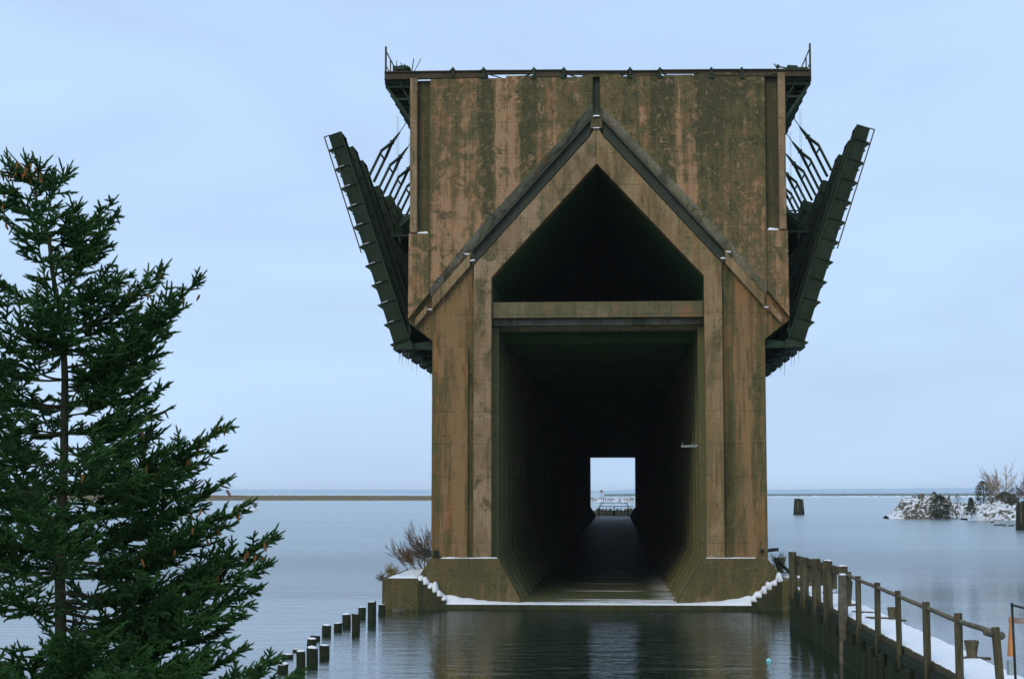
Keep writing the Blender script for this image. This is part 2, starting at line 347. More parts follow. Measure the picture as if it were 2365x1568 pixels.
def snow_sheet(mb, x0, x1, y0, y1, z, t=.07, step=.25, seed=0, edge=.25, rag=.0):
    nx = max(2, int((x1-x0)/step)); ny = max(2, int((y1-y0)/step)); k = len(mb.v)
    for j in range(ny+1):
        for i in range(nx+1):
            x = x0+(x1-x0)*i/nx; y = y0+(y1-y0)*j/ny
            e = min(1, min(i, nx-i)*((x1-x0)/nx)/edge, min(j, ny-j)*((y1-y0)/ny)/edge)
            nz = mnoise.noise(Vector((x*1.3+seed, y*1.3, seed)))+.5*mnoise.noise(Vector((x*4+seed, y*4, seed)))
            h = t*math.sqrt(max(0, e))*(.85+.45*nz) if e > 0 else -.02
            xx, yy = x, y
            if rag and (i in (0, nx) or j in (0, ny)):
                xx += rag*mnoise.noise(Vector((x*3, y*3, seed+5))); yy += rag*mnoise.noise(Vector((x*3, y*3, seed+9)))
            mb.v.append((xx, yy, z+h))
    for j in range(ny):
        for i in range(nx):
            a = k+j*(nx+1)+i; mb.f.append((a, a+1, a+nx+2, a+nx+1))
    return mb

# ------------------------------------------------------------------ setting: water, far shore, haze
D0 = 82.5        # distance of the dock's front face
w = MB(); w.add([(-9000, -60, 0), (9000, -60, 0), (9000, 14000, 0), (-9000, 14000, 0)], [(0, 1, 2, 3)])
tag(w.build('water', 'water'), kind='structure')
b = MB(); b.add([(-9000, -300, -3), (9000, -300, -3), (9000, 30, -3), (-9000, 30, -3)], [(0, 1, 2, 3)])
def ridge(name, mat, Y, depth, pts, kind='structure', seg=400, rough=.12, seed=1, label=None, cat=None, zb=-1.):
    m = MB(); xs = [p[0] for p in pts]; n = seg; rows = 5; k = 0; V = []
    pr = [(at(px, py, Y).x, at(px, py, Y).z) for px, py in pts]
    X = np.linspace(pr[0][0], pr[-1][0], n); Z = np.interp(X, [p[0] for p in pr], [p[1] for p in pr])
    for r, (fy, fz) in enumerate(((-.5, 0), (-.30, .62), (0, 1), (.3, .6), (.5, 0))):
        for i in range(n):
            q = 1+rough*(mnoise.noise(Vector((i*.35, r*2.1, seed)))+mnoise.noise(Vector((i*1.3, r*3, seed+3))))
            z = zb+(Z[i]-zb)*fz*q if fz else zb
            m.v.append((X[i], Y+depth*fy*(1+.15*mnoise.noise(Vector((i*.2, r, seed)))), z))
    for r in range(4):
        for i in range(n-1):
            a = r*n+i; m.f.append((a, a+1, a+n+1, a+n))
    o = m.build(name, mat, smooth=False)
    return tag(o, label, cat, kind=kind)
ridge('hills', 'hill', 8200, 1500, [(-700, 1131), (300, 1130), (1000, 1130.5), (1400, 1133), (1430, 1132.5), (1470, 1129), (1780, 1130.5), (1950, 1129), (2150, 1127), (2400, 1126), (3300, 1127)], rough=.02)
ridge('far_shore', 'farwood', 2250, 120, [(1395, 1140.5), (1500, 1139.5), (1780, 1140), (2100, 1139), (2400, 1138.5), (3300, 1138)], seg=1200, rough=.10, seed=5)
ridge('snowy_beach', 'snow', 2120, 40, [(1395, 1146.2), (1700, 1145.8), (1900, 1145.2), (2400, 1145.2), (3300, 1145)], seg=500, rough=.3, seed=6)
# breakwater beyond the dock
o = ridge('breakwater', 'brk', 1206, 22, [(-900, 1142.6), (300, 1143.2), (1000, 1144.6), (1330, 1145.5), (1372, 1149.5)], seg=900, rough=.10, seed=8,
      label='long low brown breakwater crossing the water left of the dock', cat='breakwater', kind=None, zb=-.5)
del_kind = o.pop('kind', None) if 'kind' in o else None
o = ridge('rubble_mound', 'rock', 1000, 14, [(1360, 1151.5), (1380, 1149.5), (1420, 1150.6), (1475, 1149.8), (1490, 1151.5)], seg=160, rough=.45, seed=12,
      label='snow-dusted rubble breakwater seen through the far end of the dock', cat='breakwater', kind=None, zb=-.4)
# haze
h = MB(); h.box(-9500, 9500, -90, 14500, -1.2, 34)
hz = bpy.data.materials.new('haze'); hz.use_nodes = True; t = hz.node_tree; t.nodes.clear()
ho = t.nodes.new('ShaderNodeOutputMaterial'); hv = t.nodes.new('ShaderNodeVolumePrincipled')
hv.inputs['Color'].default_value = (.97, .98, 1, 1); hv.inputs['Density'].default_value = 0.9e-4; hv.inputs['Anisotropy'].default_value = .0
t.links.new(hv.outputs[0], ho.inputs['Volume'])
tag(h.build('haze', hz), kind='stuff')

# ------------------------------------------------------------------ the ore dock
DK = root('ore_dock', (XC, D0, 0), 'huge derelict concrete ore dock with raised steel chutes along both sides', 'ore dock')
O = Vector((XC, D0, 0))
def dm(): return MB((0, 0, 0))           # dock parts are written in dock coordinates (u, v, z)
def U(px, py, v=0.):                     # dock coordinates of a pixel at depth v
    p = at(px, py, D0+v); return (p.x-XC, p.z)
LEN = 295.
def sym(l, r):                            # averaged left/right measurement -> (half width, z)
    a, b_ = U(*l), U(*r); return ((b_[0]-a[0])/2, (a[1]+b_[1])/2)
ztop = U(1380, 181)[1]
TW = sym((951, 183), (1812, 178))[0]; MW, MZ = sym((945, 742), (1824, 742)); LWd, HZ = sym((1000, 786), (1768, 786))
IW = sym((1136, 900), (1631, 900))[0]; PZ = U(1384, 1289)[1]
AZ = U(1382, 379)[1]; AB = sym((1136, 640), (1631, 640))[1]
print('dock', ztop, TW, MW, MZ, LWd, HZ, IW, PZ, AZ, AB)
prof = [(-TW, ztop), (-MW, MZ), (-LWd, HZ), (-LWd, PZ), (-IW, PZ), (-IW, AB), (0, AZ), (IW, AB), (IW, PZ), (LWd, PZ), (LWd, HZ), (MW, MZ), (TW, ztop)]
dm().prism(prof, 0, .9).build('front_wall', 'leg', DK)
# hollow body behind the front wall
for sg in (-1, 1):
    q = [(sg*TW, ztop-.02), (sg*MW, MZ), (sg*LWd, HZ), (sg*LWd, PZ), (sg*(IW+.1), PZ), (sg*(IW+.1), AB), (sg*.02, AZ+.1), (sg*.02, AZ+.7), (sg*(IW+.4), AB+.9), (sg*(TW-.5), 17.), (sg*(TW-.5), ztop-.02)]
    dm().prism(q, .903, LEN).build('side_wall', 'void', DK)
dm().box(-TW+.5, TW-.5, .903, LEN, ztop-.6, ztop-.1).build('deck_slab', 'beam', DK)
# upper panel, proud of the front wall, with a sloping (chamfered) lower edge above the gable
def line_z(pts, u):
    pts = sorted(pts); return float(np.interp(u, [p[0] for p in pts], [p[1] for p in pts]))
outer = [(0, U(1382, 236)[1]), sym((1102, 536), (1658, 531)), sym((982, 685), (1786, 678)), (MW-.02, MZ+.05)]
chan = [(0, U(1382, 259)[1]), sym((1084, 584), (1676, 580)), (MW-.04, MZ+.0)]
print('outer', outer, 'chan', chan)
eu = 8.37                                     # panel ends at the corner groove
PR = .42
def panel_side(sg):
    m = dm(); us = [.18, 1., 2, 3, 4, 5, 6, 7, 8, eu]
    top = ztop-.03
    f = [(sg*u, -PR, line_z(outer, u)) for u in us]; bk = [(sg*u, -.004, line_z(chan, u)) for u in us]
    ft = [(sg*u, -PR, top) for u in us]; bt = [(sg*u, -.004, top) for u in us]; n = len(us)
    V = f+bk+ft+bt; F = []
    for i in range(n-1):
        F += [(i, i+1, 2*n+i+1, 2*n+i), (2*n+i, 2*n+i+1, 3*n+i+1, 3*n+i)]
    F += [(0, 2*n, 3*n, n), (n-1, 2*n-1, 4*n-1, 3*n-1)]
    C = [(i, n+i, n+i+1, i+1) for i in range(n-1)]
    if sg < 0: F = [tuple(reversed(a)) for a in F]; C = [tuple(reversed(a)) for a in C]
    m.add(V, F); c = dm(); c.add([(x, y+(0 if i < n else .0), z) for i, (x, y, z) in enumerate(f+bk)], C); c.build('gable_chamfer', 'chamfer', DK); m.build('wall_panel', 'panel', DK)
panel_side(-1); panel_side(1)
# strip between the two halves is the keel slot ; its back is a recessed dark concrete
dm().box(-.18, .18, -.12, -.003, U(1382, 272)[1], ztop-.05).build('keel_slot', 'channel', DK)
dm().box(-.30, .30, -.30, -.003, U(1382, 300)[1], U(1382, 273)[1]).build('keel_block', 'mossy', DK)
sm = dm(); snow_sheet(sm, -.19, .19, -.42, -.05, U(1382, 272.5)[1], .07, .06, 1, .06); sm.build('snow', 'snow', DK, True); sm = dm(); snow_sheet(sm, -.2, .2, -.36, -.25, U(1382, 299)[1], .05, .06, 2, .05)
sm.build('snow', 'snow', DK, True)
# corner pilasters and the groove ledge with snow
zl = U(980, 541)[1]
for sg in (-1, 1):
    x0 = TW-.02; x1 = TW-.36
    dm().prism([(sg*(TW-.005), ztop+.02), (sg*(TW-.36), ztop+.02), (sg*(TW-.38), zl), (sg*(MW-.10), zl)], -.5, -.003).build('corner_pilaster', 'strip', DK)
    dm().prism([(sg*(eu+.02), zl-.02), (sg*(MW-.03), zl-.02), (sg*(MW-.012), MZ+.12), (sg*(eu+.02), line_z(outer, eu)-.25)], -.40, -.003).build('corner_block', 'panel', DK)
    dm().prism([(sg*(eu+.02), ztop-.02), (sg*(TW-.40), ztop-.02), (sg*(TW-.40), zl+.01), (sg*(eu+.02), zl+.01)], -.08, -.003).build('corner_groove', 'groove', DK)
    s_ = dm(); a0, a1 = sorted((sg*(eu+.05), sg*(TW-.37))); snow_sheet(s_, a0, a1, -.42, -.01, zl-.01, .10, .08, 3, .06); s_.build('snow', 'snow', DK, True)
# steel channel lying in the gable and concrete infill below it
def band(sg, a, b_, o0, o1, y0, y1):
    # a quadrilateral band following the gable slope between two half widths; offsets are measured down from the channel line
    return [(sg*a, line_z(chan, a)+o0), (sg*b_, line_z(chan, b_)+o0), (sg*b_, line_z(chan, b_)+o1), (sg*a, line_z(chan, a)+o1)]
for sg in (-1, 1):
    m = dm(); m.prism(band(sg, .30, 6.25, -.03, -.16, 0, 0), -.34, -.003); m.prism(band(sg, .12, 6.25, -.17, -.72, 0, 0), -.10, -.003); m.prism(band(sg, .34, 6.25, -.73, -.86, 0, 0), -.30, -.003)
    m.build('gable_channel', 'channel', DK)
    dm().prism(band(sg, 6.35, 8.25, -.10, -.74, 0, 0), -.30, -.003).build('channel_infill', 'rib', DK)
    dm().prism(band(sg, 8.5, 9.1, -.22, -.62, 0, 0), -.34, -.003).build('end_block', 'rib', DK)
    for uu, dz in ((6.22, -.62), (8.35, -.62), (6.5, .02)):
        s_ = dm(); s_.blob((sg*uu, -.25, line_z(chan, uu)+dz), (.15, .10, .05), int(uu*10), .3, 10, 6); s_.build('snow', 'snow', DK, True)
# tan gable ribs and the proud inner strips of both legs (one arch)
ra = sym((1095, 1289), (1675, 1289))[0]; rb = ra
arch_o = [(ra, PZ+.01), (ra, line_z(chan, ra)-.90), (.32, line_z(chan, .32)-.92), (0, line_z(chan, 0)-.72)]
arch_i = [(IW-.03, PZ+.01), (IW-.03, AB-.02), (0, AZ-.03)]
for sg in (-1, 1):
    q = [(sg*x, z) for x, z in arch_o]+[(sg*x, z) for x, z in reversed(arch_i)]
    q = [(x if abs(x) > 1e-6 else sg*.0, z) for x, z in q]
    dm().prism(q, -.26, -.002).build('gable_rib', 'rib' if sg > 0 else 'strip', DK)
# outer leg face, slightly proud, leaving a groove beside the rib
for sg in (-1, 1):
    l0 = ra+.28; l1 = LWd-.004
    dm().prism([(sg*l0, PZ+.01), (sg*l1, PZ+.01), (sg*l1, HZ-.35), (sg*l0, HZ-.35)], -.16, -.002).build('leg_face', 'leg', DK)
# cross beams in the opening
z1, z2 = U(1384, 696)[1], U(1384, 733)[1]
dm().box(-IW+.03, IW-.03, .10, .80, z2, z1).build('cross_beam', 'beam', DK)
dm().box(-IW+.03, IW-.03, .83, 1.5, U(1384, 751, .83)[1], U(1384, 735.5, .83)[1]).build('cross_beam', 'beam2', DK)
dm().box(-IW+.03, IW-.03, 1.9, 2.6, U(1384, 765, 1.9)[1], U(1384, 745, 1.9)[1]+.3).build('cross_beam', 'beam', DK)
# tunnel: ceiling slab, ribs in every bay, splayed walls, floor
TZ = 5.65+7.80
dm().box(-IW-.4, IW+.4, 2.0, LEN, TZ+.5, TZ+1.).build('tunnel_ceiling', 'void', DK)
for sg in (-1, 1):
    dm().prism([(sg*(IW+.35), TZ+.5), (sg*(IW+.06), TZ+.5), (sg*(IW+.06), 2.45), (sg*3.98, .18), (sg*(LWd+.4), .18), (sg*(LWd+.3), 1.), (sg*(LWd+.02), PZ-.02), (sg*(LWd+.0), PZ+.0), (sg*(IW+.35), PZ)], .905, LEN-.1).build('tunnel_wall', 'inner', DK)
    m = dm()
    for k in range(81):
        v = .95+k*3.66
        m.prism([(sg*(IW+.10), TZ+.5), (sg*5.0, TZ+.5), (sg*5.0, 2.45), (sg*3.62, .2), (sg*4.2, .2), (sg*(IW+.10), 2.5)], v, v+.75)
    m.build('tunnel_pilasters', 'inner', DK)
m = dm()
for k in range(81):
    v = .95+k*3.66+.02
    if k: m.box(-4.99, 4.99, v, v+.7, TZ, TZ+.49)
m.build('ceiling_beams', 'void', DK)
m = dm(); n = 160
for j in range(n+1):
    for i in range(9):
        v = -.0+LEN*j/n; m.v.append((-4.4+8.8*i/8, v+.02, .30+.03*mnoise.noise(Vector((i, j*.9, 3)))))
for j in range(n):
    for i in range(8): a = j*9+i; m.f.append((a, a+1, a+10, a+9))
m.build('tunnel_floor', 'floor', DK, True)
# plinths
for sg, pts in ((-1, [(1150, 1289), (993, 1289), (968, 1330), (958, 1395), (1207, 1393)]), (1, [(1628, 1289), (1772, 1289), (1802, 1325), (1812, 1395), (1563, 1393)])):
    q = [U(px, py, -.45) for px, py in pts]
    dm().prism(q, -.45, .93).build('plinth', 'mossy', DK)
    s_ = dm(); a0, a1 = sorted((q[0][0]-(-.2 if sg < 0 else .2)-(.0), q[1][0]+(-.3 if sg > 0 else .3)))
    snow_sheet(s_, a0+.2, a1-.2, -.44, -.27, q[0][1], .05, .09, 4, .05); s_.build('snow', 'snow', DK, True)
# apron slab at the water with snow, steps and side blocks
SV = -1.25; SZ = .24
dm().box(-10.6, 10.45, SV, .93, -1.5, SZ).build('apron_slab', 'wet', DK)
m = dm(); snow_sheet(m, -7.75, 7.55, SV+.04, .3, SZ, .06, .12, 7, .3, .05)
_v = []
for x, y, z in m.v:
    e = max(0, min(1, (abs(x)-3.6)/4.0))**1.6; f = max(0, min(1, (y-SV-.04)/.7)); _v.append((x, y, z+e*f*(.36+.12*mnoise.noise(Vector((x*2, y, 4))))))
m.v = _v
m.build('snow', 'snow', DK, True)
for sg, n in ((-1, 6), (1, 6)):
    u0, z0 = U(966 if sg < 0 else 1806, 1338, SV); u1, z1_ = U(1030 if sg < 0 else 1736, 1390, SV); zz = U(1000, 1335, SV)[1]
    m = dm(); s_ = dm()
    for k in range(n):
        a = u0+(u1-u0)*k/n; b_ = u0+(u1-u0)*(k+1)/n; z = zz-.12-(zz-.12-SZ)*k/n
        m.box(a+.002*k, b_, SV-.02, -.46, SZ-.4, z)
        wk = b_-a; tp = [(-.42,0),(-.25,.06),(0,.24),(.3,.36),(.65,.34),(.98,.22),(1.12,.05),(1.02,-.01)]
        s_ = dm(); hk = (.55, 1.0, .7, 1.15, .8, .6)[(k+(1 if sg > 0 else 0)) % 6]; q_ = [(a+wk*(t*(.85+.15*hk)), z+h*hk*(1+.25*math.sin(k*2.1+t*3))) for t, h in tp]; s_.prism(q_, SV+.02, -.47); s_.build('snow', 'snow', DK, True)
    m.build('steps', 'wet', DK)
    s_ = dm(); lo_, up_ = [], []
    for j in range(25):
        f_ = j/24; uu = u0+(u1-u0)*(f_*1.08-.02); z = zz-.10-(zz-.12-SZ)*f_; e_ = min(1, min(f_, 1-f_)*7)
        up_.append((uu, z+e_*(.30+.22*mnoise.noise(Vector((uu*3.1, 2.2*sg, 1)))+.10*mnoise.noise(Vector((uu*9, 1, 5)))))); lo_.append((uu, z-.12))
    s_.prism(lo_+up_[::-1], -.78, -.462); s_.build('snow', 'snow', DK)
zb_ = U(930, 1333, SV)[1]
m = dm(); m.box(U(966, 1340, SV)[0], U(880, 1370, SV)[0]+.05, SV-.03, 8.5, -1, zb_-.04).build('abutment', 'mossy', DK)
m = dm(); m.box(U(1806, 1340, SV)[0], 10.55, SV-.03, 9.5, -1, zb_-.1).build('abutment', 'mossy', DK)
m = dm(); snow_sheet(m, U(893, 1333, SV)[0], U(966, 1333, SV)[0], SV, 8.3, zb_-.04, .09, .2, 9, .15, .06); m.build('snow', 'snow', DK, True)
m = dm(); snow_sheet(m, 9.2, 10.3, 1.5, 9, zb_-.1, .08, .2, 10, .15, .06); m.build('snow', 'snow', DK, True)

# --- top: deck edge, transverse girder, rails, walkways
m = dm(); rn = random.Random(3)
u = -TW+.1
while u < TW-.3:
    wd = rn.uniform(.35, 1.4)
    if rn.random() < .5: m = dm(); m.box(u, min(u+wd-.05, TW-.05), -.38, .5, ztop-.04, ztop+rn.choice((.0, .02, .035, .05))); m.build('coping', 'panel', DK)
    u += wd
for a, b_ in ((1170, 1230), (1345, 1430), (1612, 1690)):
    m = dm(); m.box(U(a, 180)[0], U(b_, 180)[0], -.40, .55, ztop-.05, ztop+.10); m.build('coping', 'panel', DK)
gl = [(888, 166.5, 185.5), (1046, 164.5, 181.5), (1117, 163.5, 180.5), (1128, 163.2, 172.5), (1233, 163, 171), (1234, 162.5, 179.5), (1302, 162, 178.5), (1303, 164.3, 173.2), (1455, 164, 172.8),
      (1456, 163.8, 178), (1524, 163.5, 177.5), (1525, 162.3, 170.5), (1643, 161.5, 170), (1644, 161, 177.5), (1713, 160.8, 177.5), (1872, 160.5, 177.8)]
m = dm()
for i in range(len(gl)-1):
    a, b_ = gl[i], gl[i+1]
    if b_[0]-a[0] < 3: continue
    p0, p1, p2_, p3 = U(a[0], a[1], -.3), U(b_[0], b_[1], -.3), U(b_[0], b_[2], -.3), U(a[0], a[2], -.3)
    m.prism([p0, p1, (p1[0], p1[1]-.05), (p0[0], p0[1]-.05)], -.42, -.18)
    m.prism([(p0[0]+.003, p0[1]-.053), (p1[0]-.003, p1[1]-.053), (p2_[0]-.003, p2_[1]+.043), (p3[0]+.003, p3[1]+.043)], -.32, -.28)
    m.prism([p3, p2_, (p2_[0], p2_[1]+.04), (p3[0], p3[1]+.04)], -.42, -.18)
m.build('end_girder', 'rusty', DK)
for px, sgn in ((1128, 1), (1225, -1), (1310, 1), (1447, -1), (1532, 1), (1636, -1), (1722, 1)):   # diagonal struts under the girder
    a = U(px, 172, -.25); b_ = U(px+sgn*30, 181, -.25); dm().beam((a[0], -.25, a[1]), (b_[0], -.25, b_[1]), .05, .05).build('strut', 'steel', DK)
rails = [1046, 1117, 1233, 1302, 1455, 1524, 1643, 1713]
for px in rails:
    uu, zz = U(px, 169, -.3)
    m = dm(); m.box(uu-.12, uu+.12, -.5, -.05, zz-.30, zz-.25); m.box(uu-.17, uu-.0, -.45, -.1, zz-.25, zz-.18); m.box(uu-.05, uu+.07, -.46, -.12, zz-.18, zz+.12)
    m.box(uu-.10, uu+.12, -.48, -.10, zz+.12, zz+.17); m.box(uu-.05, uu+.05, -.4, -.15, zz+.17, zz+.25); m.box(uu-.15, uu-.08, -.45, -.2, zz+.05, zz+.13)
    m.build('rail_chair', 'steel', DK)
    m = dm(); m.box(uu-.035, uu+.035, -.35, LEN, zz+.25, zz+.29); m.box(uu-.012, uu+.012, -.34, LEN, zz+.13, zz+.25); m.build('rail', 'steel', DK)
    dm().box(uu-.14, uu+.14, .6, LEN-1, ztop-.1, zz+.12).build('rail_stringer', 'wood_dark', DK)
OW = sym((888, 185), (1873, 178))[0]-.02
for sg in (-1, 1):
    zt = U(888 if sg < 0 else 1873, 186 if sg < 0 else 178, -.3)[1]
    zf = zt+.05
    m = dm(); m.box(sg*TW, sg*OW, .0, LEN, zf, zf+.06)
    m.box(sg*(OW-.08), sg*OW, -.15, LEN, zf-.22, zf-.003)
    m.box(sg*(TW+.45), sg*(TW+.53), -.15, LEN, zf-.40, zf-.003)
    m.box(sg*(TW+.02), sg*(TW+.12), -.1, LEN, zf-1.25, zf-1.05)
    for k in range(60):
        m.box(sg*TW, sg*(OW-.1), k*1.22, k*1.22+.14, zf-.16, zf-.002)
    m.build('walkway', 'steel', DK)
    br = dm(); v = 0
    br.beam((sg*(TW+.04), .05, zf-.30), (sg*(OW-.02), .05, zf-.30), .10, .16); br.beam((sg*(OW-.06), .05, zf-.30), (sg*(TW+.06), .05, zf-2.0), .12, .14)
    br.beam((sg*(TW+.04), .05, zf-.95), (sg*(TW+.85), .05, zf-.95), .08, .12); br.beam((sg*(TW+.05), .05, zf-.3), (sg*(TW+.05), .05, zf-2.1), .08, .10)
    br.beam((sg*(TW+.55), .05, zf-.3), (sg*(TW+.10), .05, zf-.95), .06, .08)
    proto = br.build('walkway_bracket', 'steel', DK)
    for k in range(1, 36): dup_part(proto, DK, (0, k*1.83+rn.uniform(-.05, .05), 0))
    # railing: posts, top and mid rail
    hp = U(888 if sg < 0 else 1873, 108 if sg < 0 else 101, -.15)[1]
    post = dm().box(sg*(OW-.09), sg*OW, -.18, -.09, zf-.2, hp).build('railing_post', 'rusty', DK)
    p2n = dm().box(sg*(OW-.06), sg*OW, 1.68, 1.74, zf, hp-.25).build('railing_post', 'rusty', DK)
    for k in range(1, 40): dup_part(p2n, DK, (0, k*1.83, 0))
    m = dm(); m.beam((sg*(OW-.03), -.1, hp-.20), (sg*(OW-.03), LEN, hp-.22), .045, .045); m.beam((sg*(OW-.03), -.1, hp-.95), (sg*(OW-.03), LEN, hp-.95), .04, .04)
    m.build('handrail', 'rusty', DK)
# debris on the deck corners
m = dm(); c = U(927, 160, .5)
m.blob((c[0]+.1, .6, c[1]), (.38, .4, .22), 5, .2); m.box(c[0]-.45, c[0]-.2, .5, .9, c[1]-.2, c[1]+.18)
for dx, hx, bx in ((-.25, .45, -.0), (.05, .30, .1), (.55, .55, .07), (.68, .55, .32), (.2, .35, -.25)):
    m.beam((c[0]+dx, .5, c[1]-.1), (c[0]+dx+bx, .6, c[1]+hx), .035, .035)
m.build('machinery', 'steel', DK)
m = dm(); c = U(1832, 155, .5)
m.tube([(c[0]-.25, .6, c[1]-.02), (c[0]+.2, .8, c[1]+.0)], .15, 10); m.blob((c[0]-.75, .6, c[1]+.06), (.1, .1, .1), 3); m.beam((c[0]-.75, .6, c[1]+.05), (c[0]-.1, .7, c[1]-.05), .06, .06)
m.beam((c[0]-.75, .6, c[1]-.1), (c[0]-.95, .6, c[1]+.2), .05, .05); m.beam((c[0]+.45, .6, c[1]-.1), (c[0]+.5, .6, c[1]+.22), .03, .03); m.box(c[0]-.1, c[0]+.7, .5, .9, c[1]-.2, c[1]-.02)
m.build('machinery', 'steel', DK)
# hanging cables
for sg in (-1, 1):
    m = dm()
    for v, uo in ((4.4, .02), (4.75, .05), (9.5, .03), (9.8, .05), (13.6, .03), (17, .03), (20, .03)):
        u_ = sg*(OW-uo); m.tube([(u_, v, 25.7), (u_-sg*.05, v, 20.), (u_-sg*.12, v, 14.5)], .008, 4)
    m.build('hanging_cables', 'steel', DK)

# --- chutes with hoist yokes
b0 = Vector((9.75, 0, 12.95)); tipL = sym((776, 304), (1997, 298)); a_ = Vector((tipL[0]-b0.x, 0, tipL[1]-b0.z)); CL = a_.length; a_.normalize(); nn = Vector((a_.z, 0, -a_.x))
print('chute', tipL, CL)
def chute_parts(sg, full=True):
    def P(s, n, v): q = b0+a_*s+nn*n; return Vector((sg*(q.x-b0.x), v, q.z-b0.z))
    m = MB(); hw = .36; Wd = 1.75
    def plate(pts, v0, v1, mm):
        mm.prism([(P(s, n, 0).x, P(s, n, 0).z) for s, n in pts], v0, v1)
    plate([(0.1, -.42), (CL, -.32), (CL, .33), (CL*.5, .36), (.1, .40)], 0, .03, m)
    plate([(0.1, -.42), (CL, -.32), (CL, .33), (CL*.5, .36), (.1, .40)], Wd-.03, Wd, m)
    plate([(.1, .36), (CL, .295), (CL, .325), (.1, .395)], .035, Wd-.035, m)
    plate([(CL-.03, -.34), (CL+.02, -.34), (CL+.02, .35), (CL-.03, .35)], -.02, Wd+.02, m)
    pan = m
    r = MB()
    for k in range(11):
        s = .25+k*(CL-.35)/10.6
        wv = .26 if k > 4 else .42
        r.prism([(P(s, -.42, 0).x, P(s, -.42, 0).z), (P(s, .36, 0).x, P(s, .36, 0).z), (P(s+.03, .36+wv*.55, 0).x, P(s+.03, .36+wv*.55, 0).z), (P(s+.04, -.42, 0).x, P(s+.04, -.42, 0).z)], -.07, .0)
        r.prism([(P(s-.30, .36, 0).x, P(s-.30, .36, 0).z), (P(s, .60, 0).x, P(s, .60, 0).z), (P(s+.04, .36, 0).x, P(s+.04, .36, 0).z)], -.05, -.02)
        r.prism([(P(s-.30, .36, 0).x, P(s-.30, .36, 0).z), (P(s, .60, 0).x, P(s, .60, 0).z), (P(s+.04, .36, 0).x, P(s+.04, .36, 0).z)], Wd-.1, Wd-.02)
        r.beam(P(s+.02, .38, 0), P(s+.02, .38, Wd), .06, .06)
    fl = MB(); fl.beam(P(.1, -.40, -.04), P(CL, -.31, -.04), .08, .05); fl.beam(P(.1, .37, -.03), P(CL, .32, -.03), .06, .04)
    rod = MB(); s0 = CL*.46
    rod.beam(P(s0-.1, .56, -.03), P(CL, .56, -.03), .04, .06); rod.beam(P(CL, .30, -.03), P(CL, .58, -.03), .05, .05)
    foot = MB(); foot.prism([(P(.1, -.5, 0).x, P(.1, -.5, 0).z), (P(.1, .40, 0).x, P(.1, .40, 0).z), (P(-.1, .42, 0).x, P(-.1, .42, 0).z), (sg*.05, -.16), (-sg*.5, -.16)], -.02, Wd+.02)
    foot.tube([P(-.02, .42, -.1), P(-.02, .42, Wd+.1)], .09, 8)
    sn = MB()
    for k in range(1, 10):
        s = .25+k*(CL-.35)/10.6
        if sg < 0: sn.beam(P(s+.06, .05, -.035), P(s+.06, .33, -.035), .04, .022)
    return pan, r, fl, rod, foot, sn
protoC = {}
for sg in (-1, 1):
    pan, r, fl, rod, foot, sn = chute_parts(sg)
    c = pan.build('chute', 'plate', DK); c.location = (sg*b0.x, .0, b0.z)
    subs = [r.build('stiffener_ribs', 'plate', c), fl.build('edge_flange', 'steel', c), rod.build('truss_rod', 'rusty', c), foot.build('hinge_foot', 'steel', c)]
    if sn.v: subs.append(sn.build('snow', 'snow', c))
    SUB[c.name] = subs; protoC[sg] = c
low = MB()
for sg in (-1, 1):
    for k in range(1, 48):
        jit = rn.uniform(-.012, .012)
        o = dup_part(protoC[sg], DK, (sg*b0.x, k*3.66, b0.z))
        drop = 0 if k in (1, 2) else rn.choice((0, 0, -.02, .01))
        if k == 3: drop = -.05
        o.rotation_euler = (0, -sg*(drop+jit), 0)
    for k in range(48, 81):
        low.beam((sg*b0.x, k*3.66+.9, b0.z), (sg*(b0.x+a_.x*CL), k*3.66+.9, b0.z+a_.z*CL), 1.7, .7, (0, 1, 0))
tag(low.build('distant_chutes', 'plate', DK), kind='stuff')
# yokes
for sg in (-1, 1):
    zt = U(888 if sg < 0 else 1873, 186 if sg < 0 else 178, -.3)[1]
    m = MB(); v0 = .9
    def q(u, v, z): return Vector((sg*u, v, z))
    A, J, K = q(10.68, v0, 26.2), q(11.05, v0, 25.62), q(11.48, v0, 25.05)
    m.tube([A, J], .025, 6); m.tube([J, K], [.05, .11], 6); m.tube([K+Vector((0, -.0, .12)), K-Vector((0, 0, .1))], .13, 6)
    for s in (-1, 1):
        kn = q(11.94, v0+s*.86, 24.42); ft = q(12.62, v0+s*.88, 23.0)
        m.beam(K, kn, .13, .13); m.beam(kn, ft, .13, .13)
    m.beam(q(12.02, v0-.86, 24.28), q(12.02, v0+.86, 24.28), .07, .08)
    py = m.build('hoist_yoke', 'steel', DK); py.location = (0, 2*3.66, 0)
    for k in range(3, 34):
        o = dup_part(py, DK, (sg*rn.uniform(-.05, .05), k*3.66, rn.uniform(-.08, .06)))
